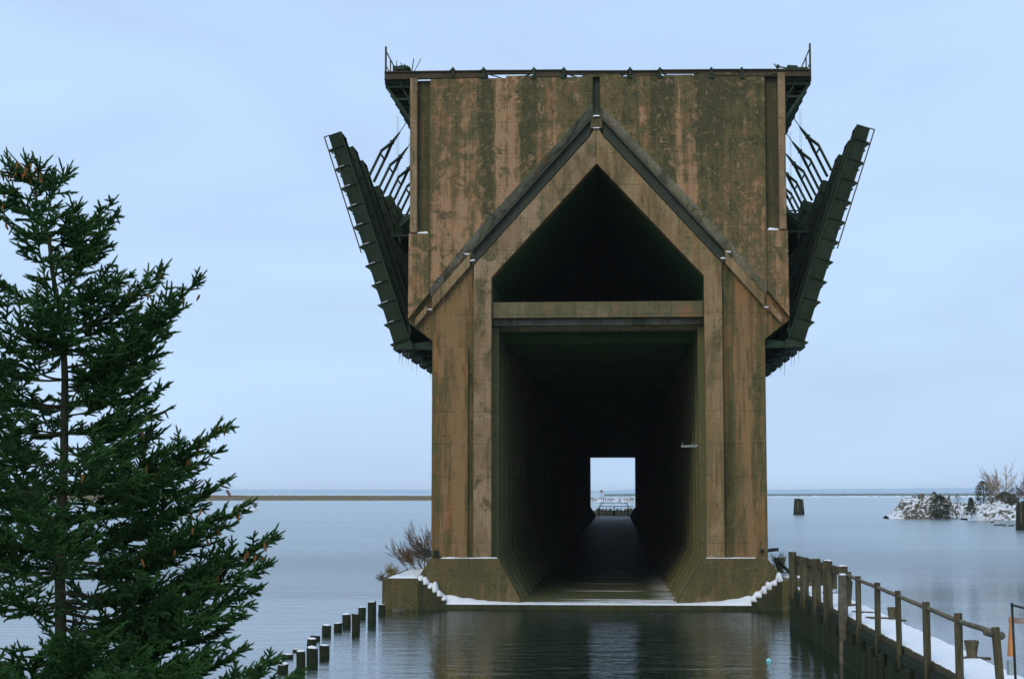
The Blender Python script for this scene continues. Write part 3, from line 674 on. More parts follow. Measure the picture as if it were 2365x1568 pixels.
# apron under the chutes, ledge framing, icicles
for sg in (-1, 1):
    m = dm(); m.prism([(sg*(MW+.02), MZ-.05), (sg*(b0.x-.1), b0.z+.25), (sg*(b0.x-.1), b0.z-.05), (sg*(MW-.1), MZ-.45)], .3, LEN)
    for k in range(80):
        m.prism([(sg*(LWd+.01), HZ+.05), (sg*(b0.x+.1), b0.z+.1), (sg*(b0.x+.25), b0.z-.12), (sg*(LWd+.01), b0.z-.16)], .4+k*3.66, .75+k*3.66)
    m.build('chute_shelf', 'steel', DK)
    m = dm()
    for k in range(70):
        v = .2+rn.random()**1.5*34; uu = b0.x+rn.uniform(-.2, .35); L = rn.choice((.15, .25, .4, .7, .9)) if rn.random() < .4 else .15
        m.tube([(sg*uu, v, b0.z-.1), (sg*uu, v, b0.z-.12-L)], [.022, .004], 4)
    tag(m.build('icicles', 'ice', DK), kind='stuff')
    # mid-level catwalk, its railing, ladder and machinery behind the first chutes
    m = dm(); zc = 19.1; m.box(sg*(TW+.1), sg*(TW+1.4), 3.2, 120, zc-.12, zc); m.box(sg*(TW+.9), sg*(TW+1.0), 3.1, 120, zc-.5, zc-.15)
    m.build('catwalk', 'steel', DK)
    m = dm()
    for k in range(30): m.beam((sg*(TW+1.38), 3.3+k*1.83, zc), (sg*(TW+1.38), 3.3+k*1.83, zc+1.1), .05, .05)
    m.beam((sg*(TW+1.38), 3.2, zc+1.1), (sg*(TW+1.38), 60, zc+1.1), .045, .045); m.beam((sg*(TW+.1), 9, zc+2.), (sg*(TW+1.6), 9, zc+2.), .07, .07)
    m.build('catwalk_railing', 'steel', DK)
    m = dm(); m.blob((sg*(TW+.75), 5.5, zc+.75), (.55, .7, .6), 3, .12); m.box(sg*(TW+.2), sg*(TW+1.2), 6.5, 8, zc, zc+.9)
    m.tube([(sg*(TW+1.2), 4.5, zc+.55), (sg*(TW+.35), 4.8, zc+1.35)], .09, 8)
    m.build('winch', 'steel', DK)
m = dm()
for s in (0, .42): m.beam((-TW-.35, 12.0+s, 17), (-TW-.35, 12.0+s, 25.2), .06, .06)
for k in range(24): m.beam((-TW-.6, 12.2, 19.2+k*.28), (-TW-.02, 12.2, 19.2+k*.28), .06, .05)
for (u0_, z0_, u1_, z1_) in ((-.75, 19.2, -.35, 24.6), (-.95, 19.2, -.55, 23.2), (-.2, 19.2, -.7, 22.6)):
    m.beam((-TW+u0_, 10, z0_), (-TW+u1_, 10, z1_), .07, .07)
m.build('ladder', 'steel', DK)
# old planks wedged at the foot of the legs, pale bar in the tunnel, gate at the far end
p0 = U(985, 1276, 1.2); m = dm(); m.beam((p0[0], 1., p0[1]-.1), (p0[0]+.75, -.55, p0[1]+.05), .12, .3); m.box(p0[0]-.1, p0[0]+.2, .9, 1.1, p0[1]-.1, p0[1]+.2); m.build('plank', 'wood_dark', DK)
p0 = U(1758, 1272, -.3); m = dm(); m.beam((p0[0], -.35, p0[1]), (p0[0]+.95, 1.4, p0[1]+.02), .12, .16); m.build('plank', 'wood_dark', DK)
a = U(1573, 1030.5, 4); b_ = U(1624, 1029, 4)
m = dm(); m.beam((a[0], 4, a[1]), (b_[0]+.06, 4, b_[1]), .10, .10); m.tube([(a[0]+.02, 4, a[1]+.04), (a[0]+.1, 4, a[1]+.22)], .012, 4)
m.tube([(a[0]+.5, 4, a[1]+.04), (a[0]+.62, 4, a[1]+.22), (a[0]+.75, 4, a[1]+.15), (a[0]+.82, 4, a[1]+.02)], .012, 4); m.build('bracket_bar', 'galv', DK)
m = dm(); p0 = U(1163, 1348, -.5); 
tor = [(p0[0]+.16*math.cos(t/12*6.283), -.49, p0[1]+.42*math.sin(t/12*6.283)) for t in range(13)]; m.tube(tor, .006, 4); m.tube([(x-.05, y, z*1.0) for x, y, z in tor], .006, 4)
m.build('rope_coil', 'pole', DK)
tag(DK)
GV = LEN-2
def GP(px, py): return U(px, py, GV)
gt = root('gate', (XC, D0+GV, .3), 'black barred double gate with raised top frame at far end of the dock tunnel', 'gate')
def gm(): return MB((0, GV, .3))
def bar(mm, p, q, w=.1): mm.beam((p[0], GV, p[1]), (q[0], GV, q[1]), w, w)
m = gm(); 
for px in (1383.5, 1418.5, 1451): bar(m, GP(px, 1192), GP(px, 1168.5), .24)
bar(m, GP(1383, 1169), GP(1462, 1169), .14); bar(m, GP(1386, 1169), GP(1386, 1161), .12); bar(m, GP(1450, 1169), GP(1450, 1161), .12); bar(m, GP(1386, 1161), GP(1450, 1161), .12)
bar(m, GP(1386, 1168), GP(1393, 1161.5), .1); bar(m, GP(1450, 1168), GP(1443, 1161.5), .1); bar(m, GP(1462, 1169), GP(1462.5, 1182), .1)
m.build('frame', 'black', gt)
m = gm()
for px in (1392, 1400, 1409, 1427, 1435, 1443): bar(m, GP(px, 1191), GP(px, 1169.5), .06)
for py in (1174, 1180, 1186): bar(m, GP(1384, py), GP(1451, py), .05)
m.box(GP(1424, 1176)[0], GP(1428, 1176)[0], GV-.05, GV+.05, GP(1424, 1180)[1], GP(1424, 1175)[1]); m.build('bars', 'black', gt)
m = MB((0, 0, 0)); rr_ = at(1425, 1187, D0+LEN+14)
o = ridge('rubble_heap', 'brk_dark', D0+LEN+16, 8, [(1360, 1178), (1390, 1175), (1430, 1176), (1475, 1175)], seg=60, rough=.3, seed=33, label='brown rubble heap just beyond the gate at the dock end', cat='rubble', kind=None, zb=-.2)
# harbour light on the breakwater
p = at(1389.5, 1152, 990); bl = root('harbor_light', (p.x, p.y, 2), 'small red-topped harbor light on a thin mast rising from the rubble', 'beacon')
tp = at(1389.5, 1134, 990).z
m = MB((p.x, p.y, 2)); m.tube([(p.x, p.y, 1.5), (p.x, p.y, tp)], .12, 6); m.build('mast', 'steel', bl)
m = MB((p.x, p.y, 2)); m.blob((p.x+.3, p.y, tp), (.55, .4, .8), 2, .1); m.build('lamp', 'sign_red', bl); m = MB((p.x, p.y, 2)); m.blob((p.x-.5, p.y, tp), (.35, .4, .7), 3, .1); m.build('panel', 'black', bl)

# ------------------------------------------------------------------ timber piles
def wavy(p0, p1, r0, r1, n=5, seed=0, sides=10, amp=.03):
    rn2 = random.Random(seed); p0, p1 = Vector(p0), Vector(p1); pts = []
    for i in range(n+1): pts.append(p0.lerp(p1, i/n)+Vector((rn2.uniform(-amp, amp), rn2.uniform(-amp, amp), 0)))
    return pts, [r0+(r1-r0)*i/n for i in range(n+1)]
def pile(name, x, y, z0, z1, r, label, group, snow=.05, tilt=(0, 0), seed=0, mat='wood', cat='pile', notch=False, square=False, parts=None):
    rt = root(name, (x, y, z0), label, cat, group)
    m = MB((x, y, z0)); rn2 = random.Random(seed)
    n = 14 if not square else 4
    pts, rr = wavy((x, y, z0), (x+tilt[0], y+tilt[1], z1), r*1.05, r, 6, seed, n, .012)
    if square:
        m.beam(pts[0], pts[-1], r*1.7, r*1.7)
    else:
        k = len(m.v); m.tube(pts, rr, n, cap=False)
        # ragged, slightly slanted top
        top = len(m.v)-n; sl_ = rn2.uniform(-.10, .10)
        for j in range(n):
            vx = m.v[top+j]; m.v[top+j] = (vx[0], vx[1], vx[2]+rn2.uniform(-.02, .02)+sl_*math.cos(j/n*6.28)*r*2)
        m.f.append(tuple(range(top, top+n)))
    m.build('timber', mat, rt)
    if snow:
        s_ = MB((x, y, z0)); rs = r*(.92 if not square else .8); s_.blob((x+tilt[0], y+tilt[1], z1+.01), (rs, rs, snow), seed, .12, 14, 8); s_.build('snow_cap', 'snow', rt, True)
    return rt
# broken piles in the water on the left: (x centre, top, waterline, width) measured in the close-up
def c5(x, y): return 612.6+x*.16186, 1339.9+y*.16186
stumps = [
 (1655, 350, 488, 100, .02, 'short broken pile beside the left abutment corner'),
 (1512, 312, 582, 122, .02, 'tallest dark pile standing in water, second from the left abutment'),
 (1370, 392, 530, 112, .05, 'broken pile with a thin snow rim, left of the tallest dark pile'),
 (1282, 482, 712, 118, .0, 'tall bare reddish pile with no snow, mid row in the water'),
 (1148, 492, 642, 122, .07, 'pile with a clean oval snow cap just left of the tall bare pile'),
 (1028, 615, 712, 120, .03, 'low flat-topped pile left of the one with the oval snow cap'),
 (866, 648, 768, 132, .05, 'slant-topped pile standing alone in the gap of the row'),
 (704, 795, 850, 140, .0, 'bare mossy stump half hidden behind a notched snowy pile'),
 (652, 842, 975, 136, .05, 'notched pale-sided pile with a lopsided snow cap'),
 (441, 985, 1015, 132, .02, 'thin dark stump barely above water, right of the lowest one'),
 (303, 1062, 1105, 168, .02, 'widest stump barely above water, farthest out from the row'),
 (495, 1018, 1250, 130, .06, 'narrow snow-capped pile leaning against the thickest near pile'),
 (655, 978, 1180, 165, .09, 'thickest near pile with a domed snow cap'),
 (832, 935, 1080, 145, .04, 'stout pile with slanted snow top standing right of the thickest pile'),
 (236, 1205, 1300, 155, .08, 'snow-capped stump poking out behind the spruce branch tips')]
for i, (x, yt, yw, wd, sn, lb) in enumerate(stumps):
    px, py = c5(x, yw); g0 = on(px, py, 0.); Y = g0.y; r = wd*.16186/FPX*Y/2
    zt = at(px, c5(x, yt)[1], Y).z
    pile('broken_pile', g0.x, Y+r, -1.0, max(zt, .06), r, lb, 'broken piles in the water on the left', sn, seed=i+1, mat='wood' if i not in (1, 9, 10, 2) else 'wood_dark')
# small planks floating by the abutment
for i, (xa, ya, xb, yb) in enumerate(((1720, 342, 1810, 362), (1840, 392, 1950, 402))):
    a = on(*c5(xa, ya+30), .05); b_ = on(*c5(xb, yb+30), .05); m = MB(a); m.beam(a, b_, .25, .1); tag(m.build('driftwood', 'pole'), ['snow-dusted driftwood plank nearest the broken piles at the abutment', 'thin driftwood plank lying farther right under the abutment'][i], 'driftwood')

# ------------------------------------------------------------------ jetty on the right
JZ = 1.5; JX0, JX1, JY0, JY1 = 7.72, 9.12, 26., 74.5
jt = root('jetty', (8.4, 50, 0), 'narrow snow-covered timber jetty running from the shore to the dock', 'jetty')
def jm(): return MB((8.4, 50, 0))
m = jm(); m.box(JX0, JX1, JY0, JY1, JZ-.16, JZ); m.build('deck', 'wood', jt)
m = jm(); m.box(JX0-.06, JX0+.12, JY0, JY1, -.9, JZ-.17); m.build('sheeting', 'wood_dark', jt)
m = jm(); m.box(JX0-.12, JX0+.10, JY0, JY1, JZ-.42, JZ-.22)
m.build('waler', 'wood_dark', jt)
for k in range(12):
    m = jm(); m.tube([(JX1-.12, JY0+2+k*4.2, -1), (JX1-.12, JY0+2+k*4.2, JZ-.17)], .16, 10); m.build('bearing_pile', 'wood_dark', jt)
m = jm(); snow_sheet(m, JX0+.02, JX1-.0, JY0, JY1-.2, JZ, .07, .13, 21, .12, .06)
# footprints pressed in the snow
V = np.array(m.v); rn3 = np.random.RandomState(4)
for k in range(120):
    fx = rn3.uniform(JX0+.35, JX1-.3); fy = JY0+6+k*.38
    d = ((V[:, 0]-fx)/.10)**2+((V[:, 1]-fy)/.2)**2; V[:, 2] -= .04*np.exp(-d)
m.v = [tuple(v) for v in V]; m.build('snow', 'snow', jt, True)
for i, (px, py, L) in enumerate(((1968, 1412, 1.0), (2000, 1425, 1.2), (1900, 1368, .8), (1955, 1395, .6))):
    p = on(px, py, JZ+.07); m = jm(); m.beam(p, p+Vector((.7*L, -.8*L*.4, 0)), .16, .05); m.build('bare_plank', 'wood', jt)
# tall fender piles next to the dock, then thinner rail posts
def cr1(x, y): return 1684.5+x*.31645, 1072.0+y*.31645
tall = [(468, 640, 73.2, 57, 0, 'tallest-looking bare fender pile, nearest the dock at the jetty end'),
        (543, 680, 69., 62, 0, 'second fender pile from the dock, weathered top without snow'),
        (627, 690, 65.2, 64, 0, 'third fender pile from the dock, with a slanted bare top'),
        (720, 705, 61.4, 68, .04, 'fourth fender pile from the dock, dark, with snow on its top'),
        (823, 744, 57.4, 70, .04, 'fifth fender pile from the dock, snow-topped, where the log rail starts')]
for i, (x, yt, Y, wd, sn, lb) in enumerate(tall):
    px, py = cr1(x, yt); p = at(px, py, Y); r = wd*.31645/FPX*Y/2
    rt = pile('fender_pile', p.x, Y, -1., p.z, r, lb, 'tall fender piles at the dock end of the jetty', sn, ((i*37 % 5-2)*.02, 0), seed=40+i)
    m = MB((p.x, Y, -1.)); m.box(p.x+r*.8, p.x+r*.8+.16, Y-.1, Y+.12, p.z-1.0, p.z-.18); m.build('cleat_block', 'wood', rt)
# horizontal timber joining them
m = MB((8, 65, 2.6)); pa_, pb_ = at(1842, 1290, 73), at(1950, 1322, 57.6); m.beam(Vector((pa_.x, 73.4, pa_.z)), Vector((pb_.x+.05, 57.6, pb_.z)), .12, .26)
tag(m.build('waling_timber', 'wood'), 'weathered horizontal timber bolted behind the five tall fender piles', 'timber')
m = MB(); p = at(*cr1(825, 805), 56.9); pile('stub_post', p.x-.02, 56.7, -.3, p.z, .14, 'short snow-capped post strapped to the front of the fifth fender pile', 'stub', .05, seed=71, mat='pole', cat='post').pop('group')
posts = [(940, 815, 53.8, 36, 'first thin rail post after the fender piles'), (1077, 862, 49.9, 38, 'second thin rail post from the fender piles'),
         (1231, 922, 46.2, 42, 'third thin rail post, beside the small far bollard'), (1437, 1003, 42., 46, 'fourth thin rail post, midway along the snowy walk'),
         (1672, 1085, 38., 52, 'fifth rail post, standing just left of the near bollard'), (1940, 1188, 34.2, 62, 'last rail post, leaning and dark, nearest the viewer')]
pp = []
for i, (x, yt, Y, wd, lb) in enumerate(posts):
    px, py = cr1(x, yt); p = at(px, py, Y); r = wd*.31645/FPX*Y/2
    tilt = (0, 0)
    bx = p.x; 
    if i == 5: tilt = (-.13, 0); bx = p.x+.13
    pile('rail_post', bx, Y, .9, p.z, r, lb, 'rail posts along the jetty edge', 0, tilt, seed=60+i, cat='post', mat='wood', square=True)
    pp.append(Vector((p.x, Y, p.z)))
rl = root('log_rail', (8, 45, 2.6), 'long grey log handrail running through the thin posts of the jetty', 'handrail')
hs = [(858, 800, 57.2), (940, 838, 53.8), (1077, 893, 49.9), (1231, 955, 46.2), (1437, 1042, 42.), (1672, 1138, 38.), (1890, 1210, 34.9)]
q = [at(*cr1(x, y+4), Y+.14) for x, y, Y in hs]
for i in range(len(q)-1):
    m = MB((8, 45, 2.6)); d = (q[i+1]-q[i]).normalized(); pts, rr = wavy(q[i]-d*.12, q[i+1]+d*.12, .055, .060, 5, i+3, 8, .012); m.tube(pts, rr, 9); m.build('log', 'pole', rl, True)
a = at(*cr1(1858, 1227), 34.0); b_ = at(*cr1(2003, 1255), 34.5)
m = MB(a); m.tube([a+Vector((0, -.1, 0)), b_+Vector((0, .2, 0))], [.05, .085], 10); tag(m.build('cross_log', 'pole'), 'short thick log crossing behind the last leaning rail post', 'log')
# round pile heads along the jetty's water edge
heads = [(893, 1100, 78, 'flat snow-topped pile head, first below the fender piles', .03), (1018, 1182, 76, 'pile head second in the edge row, behind the second rail post', .04), (1048, 1212, 40, 'smallest pile head at the foot of the second rail post', .03),
  (1148, 1258, 100, 'wide snow-topped pile head between the second and third rail posts', .04), (1202, 1300, 60, 'small dark pile head left of the third rail post', .03), (1312, 1358, 92, 'wide pile head between the third and fourth rail posts', .05),
  (1412, 1428, 76, 'pile head at the foot of the fourth rail post', .04), (1538, 1480, 112, 'widest pile head between the fourth and fifth rail posts', .05), (1645, 1552, 80, 'nearest pile head at the foot of the fifth rail post', .04)]
for i, (x, y, wd, lb, sn) in enumerate(heads):
    px, py = cr1(x, y); p = on(px, py, 1.32); r = wd*.31645/FPX*p.y/2
    pile('cut_pile', p.x, p.y, -1., 1.28, r, lb, 'cut pile heads along the jetty edge', sn, seed=90+i, mat='wood_dark')
# a dense row of plain piles below the deck between them
k = 0; y = 33.
while y < 73:
    wv = .15+.03*math.sin(k*7)
    pile('fender_timber', JX0-.16, y, -1., .95+.2*math.sin(k*3.1), wv, 'dark wet timber pile in the tight row under the jetty edge', 'dark piles under the jetty edge', 0, seed=200+k, mat='wood_dark')
    y += 1.05+.25*math.sin(k*2.3); k += 1
# snow wedge boards between jetty and fender piles
# bollards
def bollard(x, y, z, h, r0, r1, label, grp='bollards on the right edge of the jetty'):
    rt = root('bollard', (x, y, z), label, 'bollard', grp)
    m = MB((x, y, z)); m.tube([(x, y, z), (x, y, z+h*.1), (x, y, z+h*.12), (x, y, z+h*.6), (x, y, z+h*.95), (x, y, z+h)], [r0*1.35, r0*1.3, r0, (r0+r1)/2, r1, r1*.93], 16); m.build('post', 'wood', rt, True)
    m = MB((x, y, z)); m.beam((x-.35, y+.05, z+.0), (x+.45, y-.05, z+.0), .3, .05); m.build('base_plank', 'wood', rt)
p = on(*cr1(1770, 1405), JZ+.06); bollard(p.x, p.y, JZ+.03, .44, .125, .185, 'near bollard, upturned bucket shape, between the last two rail posts')
p = on(*cr1(1187, 1130), JZ+.06); bollard(p.x, p.y, JZ+.03, .42, .11, .15, 'far bollard, small and dark, behind the third rail post')
p = at(*cr1(878, 950), 62); bollard(p.x-.1, 62, JZ+.0, .95, .16, .22, 'dark stout bollard just behind the fifth fender pile', 'bollard by the fender piles')
# rust pot-shaped mooring post on the right abutment with leaning boards
p = at(1877, 1327, 86); bollard(at(1802+0, 1327, 86).x, 86, 1.6, .75, .16, .3, 'brown pot-shaped mooring post beside the right plinth', 'mooring post at the plinth')
m = MB((9.3, 86, 2)); a = at(1800, 1297, 85.5); b_ = at(1824, 1322, 84.5); m.beam(a, b_, .10, .14); tag(m.build('leaning_board', 'wood_dark'), 'dark board leaning down to the right beside the pot-shaped mooring post', 'board')
# fence panel at the right edge
fr = root('wire_fence', (6.6, 28, 1.2), 'black-framed wire fence panel at the right edge of the view', 'fence')
fa, fb = at(2337, 1396, 28), at(2352, 1700, 28); fc = at(2420, 1418, 27)
m = MB((6.6, 28, 1.2)); m.tube([fa+Vector((0, 0, .03)), fb], .022, 8); m.build('post', 'black', fr, True)
m = MB((6.6, 28, 1.2)); m.tube([fa, fc], .018, 8); m.build('top_rail', 'black', fr, True)
m = MB((6.6, 28, 1.2)); d1 = (fc-fa); 
for k in range(1, 30): m.tube([fa+Vector((0, 0, -.075*k))+Vector((.004*k, 0, 0)), fc+Vector((0, 0, -.075*k))], .002, 4)
for k in range(1, 7): q0 = fa+d1*(k/7); m.tube([q0, q0-Vector((0, 0, 2.2))], .002, 4)
m.build('mesh', 'galv', fr)
cb = root('orange_barrier', (6.9, 30.5, 1.5), 'faded orange barrier post with pale foot behind the wire fence', 'barrier')
a = at(2332, 1424, 30.5); b_ = at(2329, 1514, 30.5)
m = MB((6.9, 30.5, 1.5)); m.add([(a.x-.00, 30.45, a.z), (a.x+.06, 30.45, a.z), (b_.x+.09, 30.4, b_.z), (b_.x-.0, 30.4, b_.z), (a.x, 30.52, a.z), (a.x+.06, 30.52, a.z), (b_.x+.09, 30.6, b_.z), (b_.x, 30.6, b_.z)],
   [(3,2,1,0),(4,5,6,7),(0,1,5,4),(1,2,6,5),(2,3,7,6),(3,0,4,7)]); m.build('post', 'orange', cb)
m = MB((6.9, 30.5, 1.5)); m.beam((a.x-.02, 30.5, a.z-.04), (a.x+.9, 30.3, a.z-.16), .05, .10); m.build('rail', 'brick', cb)
m = MB((6.9, 30.5, 1.5)); c = at(2334, 1531, 30.5); m.box(c.x-.05, c.x+.07, 30.4, 30.6, c.z-.2, c.z+.05); m.build('foot', 'galv', cb)

# bank under the camera's side (below the frame) that carries fence, spruce and dry plants
m = MB(); nx, ny = 60, 24
for j in range(ny+1):
    for i in range(nx+1):
        x = -30+60*i/nx; y = -6+37*j/ny
        zz = 1.45+.12*mnoise.noise(Vector((x*.3, y*.3, 2))) if y < 26 else 1.45-(y-26)/5*2.2
        m.v.append((x, y, min(zz, 2.2)))
for j in range(ny):
    for i in range(nx): a = j*(nx+1)+i; m.f.append((a, a+1, a+nx+2, a+nx+1))
tag(m.build('ground', 'ground', smooth=True), kind='structure')

# ------------------------------------------------------------------ dolphins, islands, ducks
def dolphin(px, ptop, pbot, wpx, label, seed, grp='timber pile clusters out in the lake'):
    g0 = on(px, pbot, 0); Y = g0.y; k = Y/FPX; rt = root('pile_cluster', (g0.x, Y, -1), label, 'pile cluster', grp)
    Wm = wpx*k; H = at(px, ptop, Y).z; rn2 = random.Random(seed)
    for i in range(9):
        an = i/9*6.283+.2; rb_ = Wm*.40; rt_ = Wm*.27
        if i == 8: rb_ = rt_ = 0
        h = H*rn2.uniform(.86, 1.02)
        m = MB((g0.x, Y, -1)); m.tube([(g0.x+rb_*math.cos(an), Y+rb_*math.sin(an), -1), (g0.x+rt_*math.cos(an), Y+rt_*math.sin(an), h)], Wm*.115, 10); m.build('pile', 'wood_dark' if i % 3 else 'wood', rt)
dolphin(1845.5, 1151.5, 1188, 27, 'dark pile cluster standing alone in open water right of the dock', 5)
dolphin(2360, 1156, 1224, 28, 'larger pile cluster cut by the right edge of the view', 6)
def island(name, spans, Y, depth, mat, label, cat, seed, ny=26, nx=90, rough=.28):
    xs = [at(px, 1180, Y).x for px, py in spans]; zs = [max(-.3, at(px, py, Y).z) for px, py in spans]
    m = MB((xs[0], Y, 0))
    for j in range(ny+1):
        t = -1+2*j/ny
        for i in range(nx+1):
            x = xs[0]+(xs[-1]-xs[0])*i/nx; h = float(np.interp(x, xs, zs))
            f = max(0, 1-abs(t)**2.2)
            nz = mnoise.noise(Vector((x*.5, t*5, seed)))+.6*mnoise.noise(Vector((x*1.6, t*11, seed)))
            m.v.append((x+.2*nz, Y+t*depth/2, -.4+(h+.4)*f*(1+rough*nz)))
    for j in range(ny):
        for i in range(nx): a = j*(nx+1)+i; m.f.append((a, a+1, a+nx+2, a+nx+1))
    o = m.build(name, mat); tag(o, label, cat); return o
YI = 370
island('rock_island', [(2046, 1190), (2062, 1183), (2075, 1170), (2085, 1155), (2110, 1150), (2140, 1148), (2160, 1147), (2190, 1150), (2199, 1168), (2202, 1192)], YI, 11, 'rock', 'snow-covered rocky mound right of the open-water pile cluster, with bushes at its right end', 'rock', 3)
island('rock_island', [(2185, 1190), (2200, 1165), (2215, 1163), (2240, 1166), (2262, 1170), (2275, 1190)], YI+22, 10, 'rock', 'low snowy rock saddle between the two larger snowy mounds', 'rock', 4)
island('rock_island', [(2226, 1196), (2240, 1184), (2262, 1168), (2285, 1162), (2310, 1162), (2340, 1167), (2370, 1170), (2400, 1180), (2420, 1196)], YI-18, 12, 'rock', 'snow-covered rocky mound carrying bare trees at the right edge', 'rock', 5)
def bare_tree(px, pyb, Y, htpx, label, name='bare_tree', mat='twig', seed=1, spread=.55, depth=6, cat='tree', grp=None, z=None, r=None, n0=1, lean=0, minr=.006, kids=3):
    p = at(px, pyb, Y); H = htpx*Y/FPX; rn2 = random.Random(seed)
    rt = root(name, p, label, cat, grp); tr = MB(p); cw = MB(p)
    r = r or H*.022
    def grow(q, d, L, rr, dep):
        mid = q+d*L*.5+Vector((rn2.uniform(-1, 1), rn2.uniform(-1, 1), rn2.uniform(-1, 1)))*L*.05; e = q+d*L
        (tr if dep >= depth-1 else cw).tube([q, mid, e], [rr, rr*.85, max(rr*.7, minr)], 5 if dep > 2 else 3, cap=False)
        if dep <= 0: return
        for k in range(kids if dep < depth else kids+1):
            sp_ = spread*(.45 if k == 0 else 1.15)
            nd = (d+Vector((rn2.gauss(0, sp_), rn2.gauss(0, sp_), rn2.gauss(.10, sp_*.5)))).normalized()
            st = q.lerp(e, rn2.uniform(.35, 1.)) if k else e
            grow(st, nd, L*(rn2.uniform(.78, .95) if k == 0 else rn2.uniform(.5, .8)), max(rr*(.75 if k == 0 else .5), minr), dep-1)
    for k in range(n0):
        d0 = Vector((lean+rn2.gauss(0, .35 if n0 > 1 else .08), rn2.gauss(0, .3 if n0 > 1 else .05), 1)).normalized()
        grow(p+(Vector((rn2.gauss(0, H*.09), rn2.gauss(0, H*.09), -H*.05)) if n0 > 3 else Vector()), d0, H*.26, r, depth)
    tr.build('trunk', mat, rt); cw.build('crown', mat, rt)
    return rt
def bush(px, pyb, Y, wpx, hpx, label, mat='conifer', seed=1, name='evergreen_shrub', shape='egg', cat='shrub', grp=None, n=900):
    p = at(px, pyb, Y); Wm = wpx*Y/FPX; H = hpx*Y/FPX; rn2 = random.Random(seed); rt = root(name, p, label, cat, grp)
    m = MB(p); m.tube([p+Vector((0, 0, -.2)), p+Vector((0, 0, H*.8))], [Wm*.05, Wm*.015], 6); m.build('trunk', 'bark', rt)
    m = MB(p); s = max(Wm, H)*.075
    for i in range(n):
        t = rn2.random()**.8
        prof = {'egg': math.sin(min(1, t*.9+.12)*math.pi)**.6, 'cone': (1-t)**.75+.05, 'col': min(1, 1.35*(1-t)**.4)}[shape]
        an = rn2.uniform(0, 6.283); rr = Wm/2*prof*math.sqrt(rn2.uniform(.15, 1))*(1+.22*math.sin(an*3+t*9+seed))
        c = p+Vector((rr*math.cos(an), rr*math.sin(an), t*H)); d = Vector((math.cos(an)+rn2.gauss(0, .5), math.sin(an)+rn2.gauss(0, .5), rn2.gauss(.5, .5))).normalized()
        o1 = d.orthogonal().normalized(); o1 = (Matrix.Rotation(rn2.uniform(0, 6.28), 3, d) @ o1)*s*rn2.uniform(.3, .6); L = d*s*rn2.uniform(.8, 1.9)
        m.add([c-o1*.5, c+o1*.5, c+L], [(0, 1, 2)])
    m.build('crown', mat, rt); return rt
# vegetation of the islets
bush(2172, 1196, YI-7, 44, 50, 'wide dark evergreen bush covering the right end of the left snowy mound', seed=2, shape='egg', n=1500)
bush(2158, 1158, YI, 14, 22, 'small round-topped evergreen rising above the left snowy mound', seed=3, name='evergreen_tree', cat='tree')
bush(2243, 1189, YI-24, 24, 38, 'dark green conical evergreen at the water in front of the right mound', seed=4, shape='cone', name='evergreen_tree', cat='tree', n=1300)
bush(2272, 1166, YI-14, 36, 52, 'tall brownish evergreen left of the big bare tree', mat='conifer_dry', seed=5, shape='col', name='evergreen_tree', cat='tree', n=1100)
bush(2212, 1164, YI+14, 22, 20, 'thin greyish bush on the low rock saddle', mat='conifer_dry', seed=6, n=350)
bush(2322, 1172, YI-16, 56, 34, 'broad brown-green thicket under the big bare tree', mat='conifer_dry', seed=7, n=1400)
bare_tree(2312, 1170, YI-16, 98, 'big pale bare tree fanning out above the right snowy mound', mat='twig_pale', seed=11, spread=.42, n0=3, depth=5, minr=.03, r=.14)
bare_tree(2368, 1172, YI-17, 84, 'bare tree partly cut off by the right edge above the mound', mat='twig', seed=14, spread=.5, n0=3, depth=5, minr=.03, r=.12, lean=-.3)
bare_tree(2340, 1170, YI-15, 40, 'low brown leafless shrub right of the big bare tree', name='bare_shrub', mat='twig', seed=15, spread=.55, n0=5, depth=4, minr=.03, r=.06, cat='shrub')
bare_tree(2295, 1172, YI-17, 34, 'low dark leafless shrub left of the big bare trunk', name='bare_shrub', mat='twig', seed=16, spread=.6, n0=5, depth=4, minr=.03, r=.06, cat='shrub')
# islet at left
YL = 530
island('rock_islet', [(528, 1181), (535, 1174), (550, 1172), (570, 1172), (590, 1174), (597, 1178), (600, 1181)], YL, 8, 'rock', 'tiny snowy islet with two leafless shrubs in front of the long breakwater', 'rock', 9, rough=.2)
bare_tree(587.5, 1173.5, YL, 18, 'right-hand leafless shrub on the tiny snowy islet', name='bare_shrub', mat='twig', seed=21, n0=5, depth=4, minr=.03, r=.05, cat='shrub', spread=.4)
bare_tree(564, 1173.5, YL, 20, 'left-hand leafless shrub on the tiny snowy islet', name='bare_shrub', mat='twig_pale', seed=22, n0=5, depth=4, minr=.025, r=.05, cat='shrub', spread=.4)
# old crib pier behind the spruce
g0 = on(322, 1229, 0); m = MB(g0); Wm = 32*g0.y/FPX; m.box(g0.x-Wm/2, g0.x+Wm/2, g0.y, g0.y+6, -1, 1.15); cb2 = root('crib_pier', g0, 'pinkish old timber crib with snow on top, glimpsed behind the spruce', 'pier')
m.build('crib', 'brick', cb2); m = MB(g0); snow_sheet(m, g0.x-Wm/2, g0.x+Wm/2, g0.y, g0.y+6, 1.15, .15, .4, 3, .3); m.build('snow', 'snow', cb2, True)
for i, (px, py) in enumerate(((300, 1232), (288, 1243))):
    g1 = on(px, py, 0); pile('broken_pile', g1.x, g1.y, -1, .4, .55, ['snow-topped stump beside the pinkish crib behind the spruce', 'snow-topped stump nearer than the pinkish crib, behind the spruce'][i], 'stumps by the crib', .2, seed=300+i)
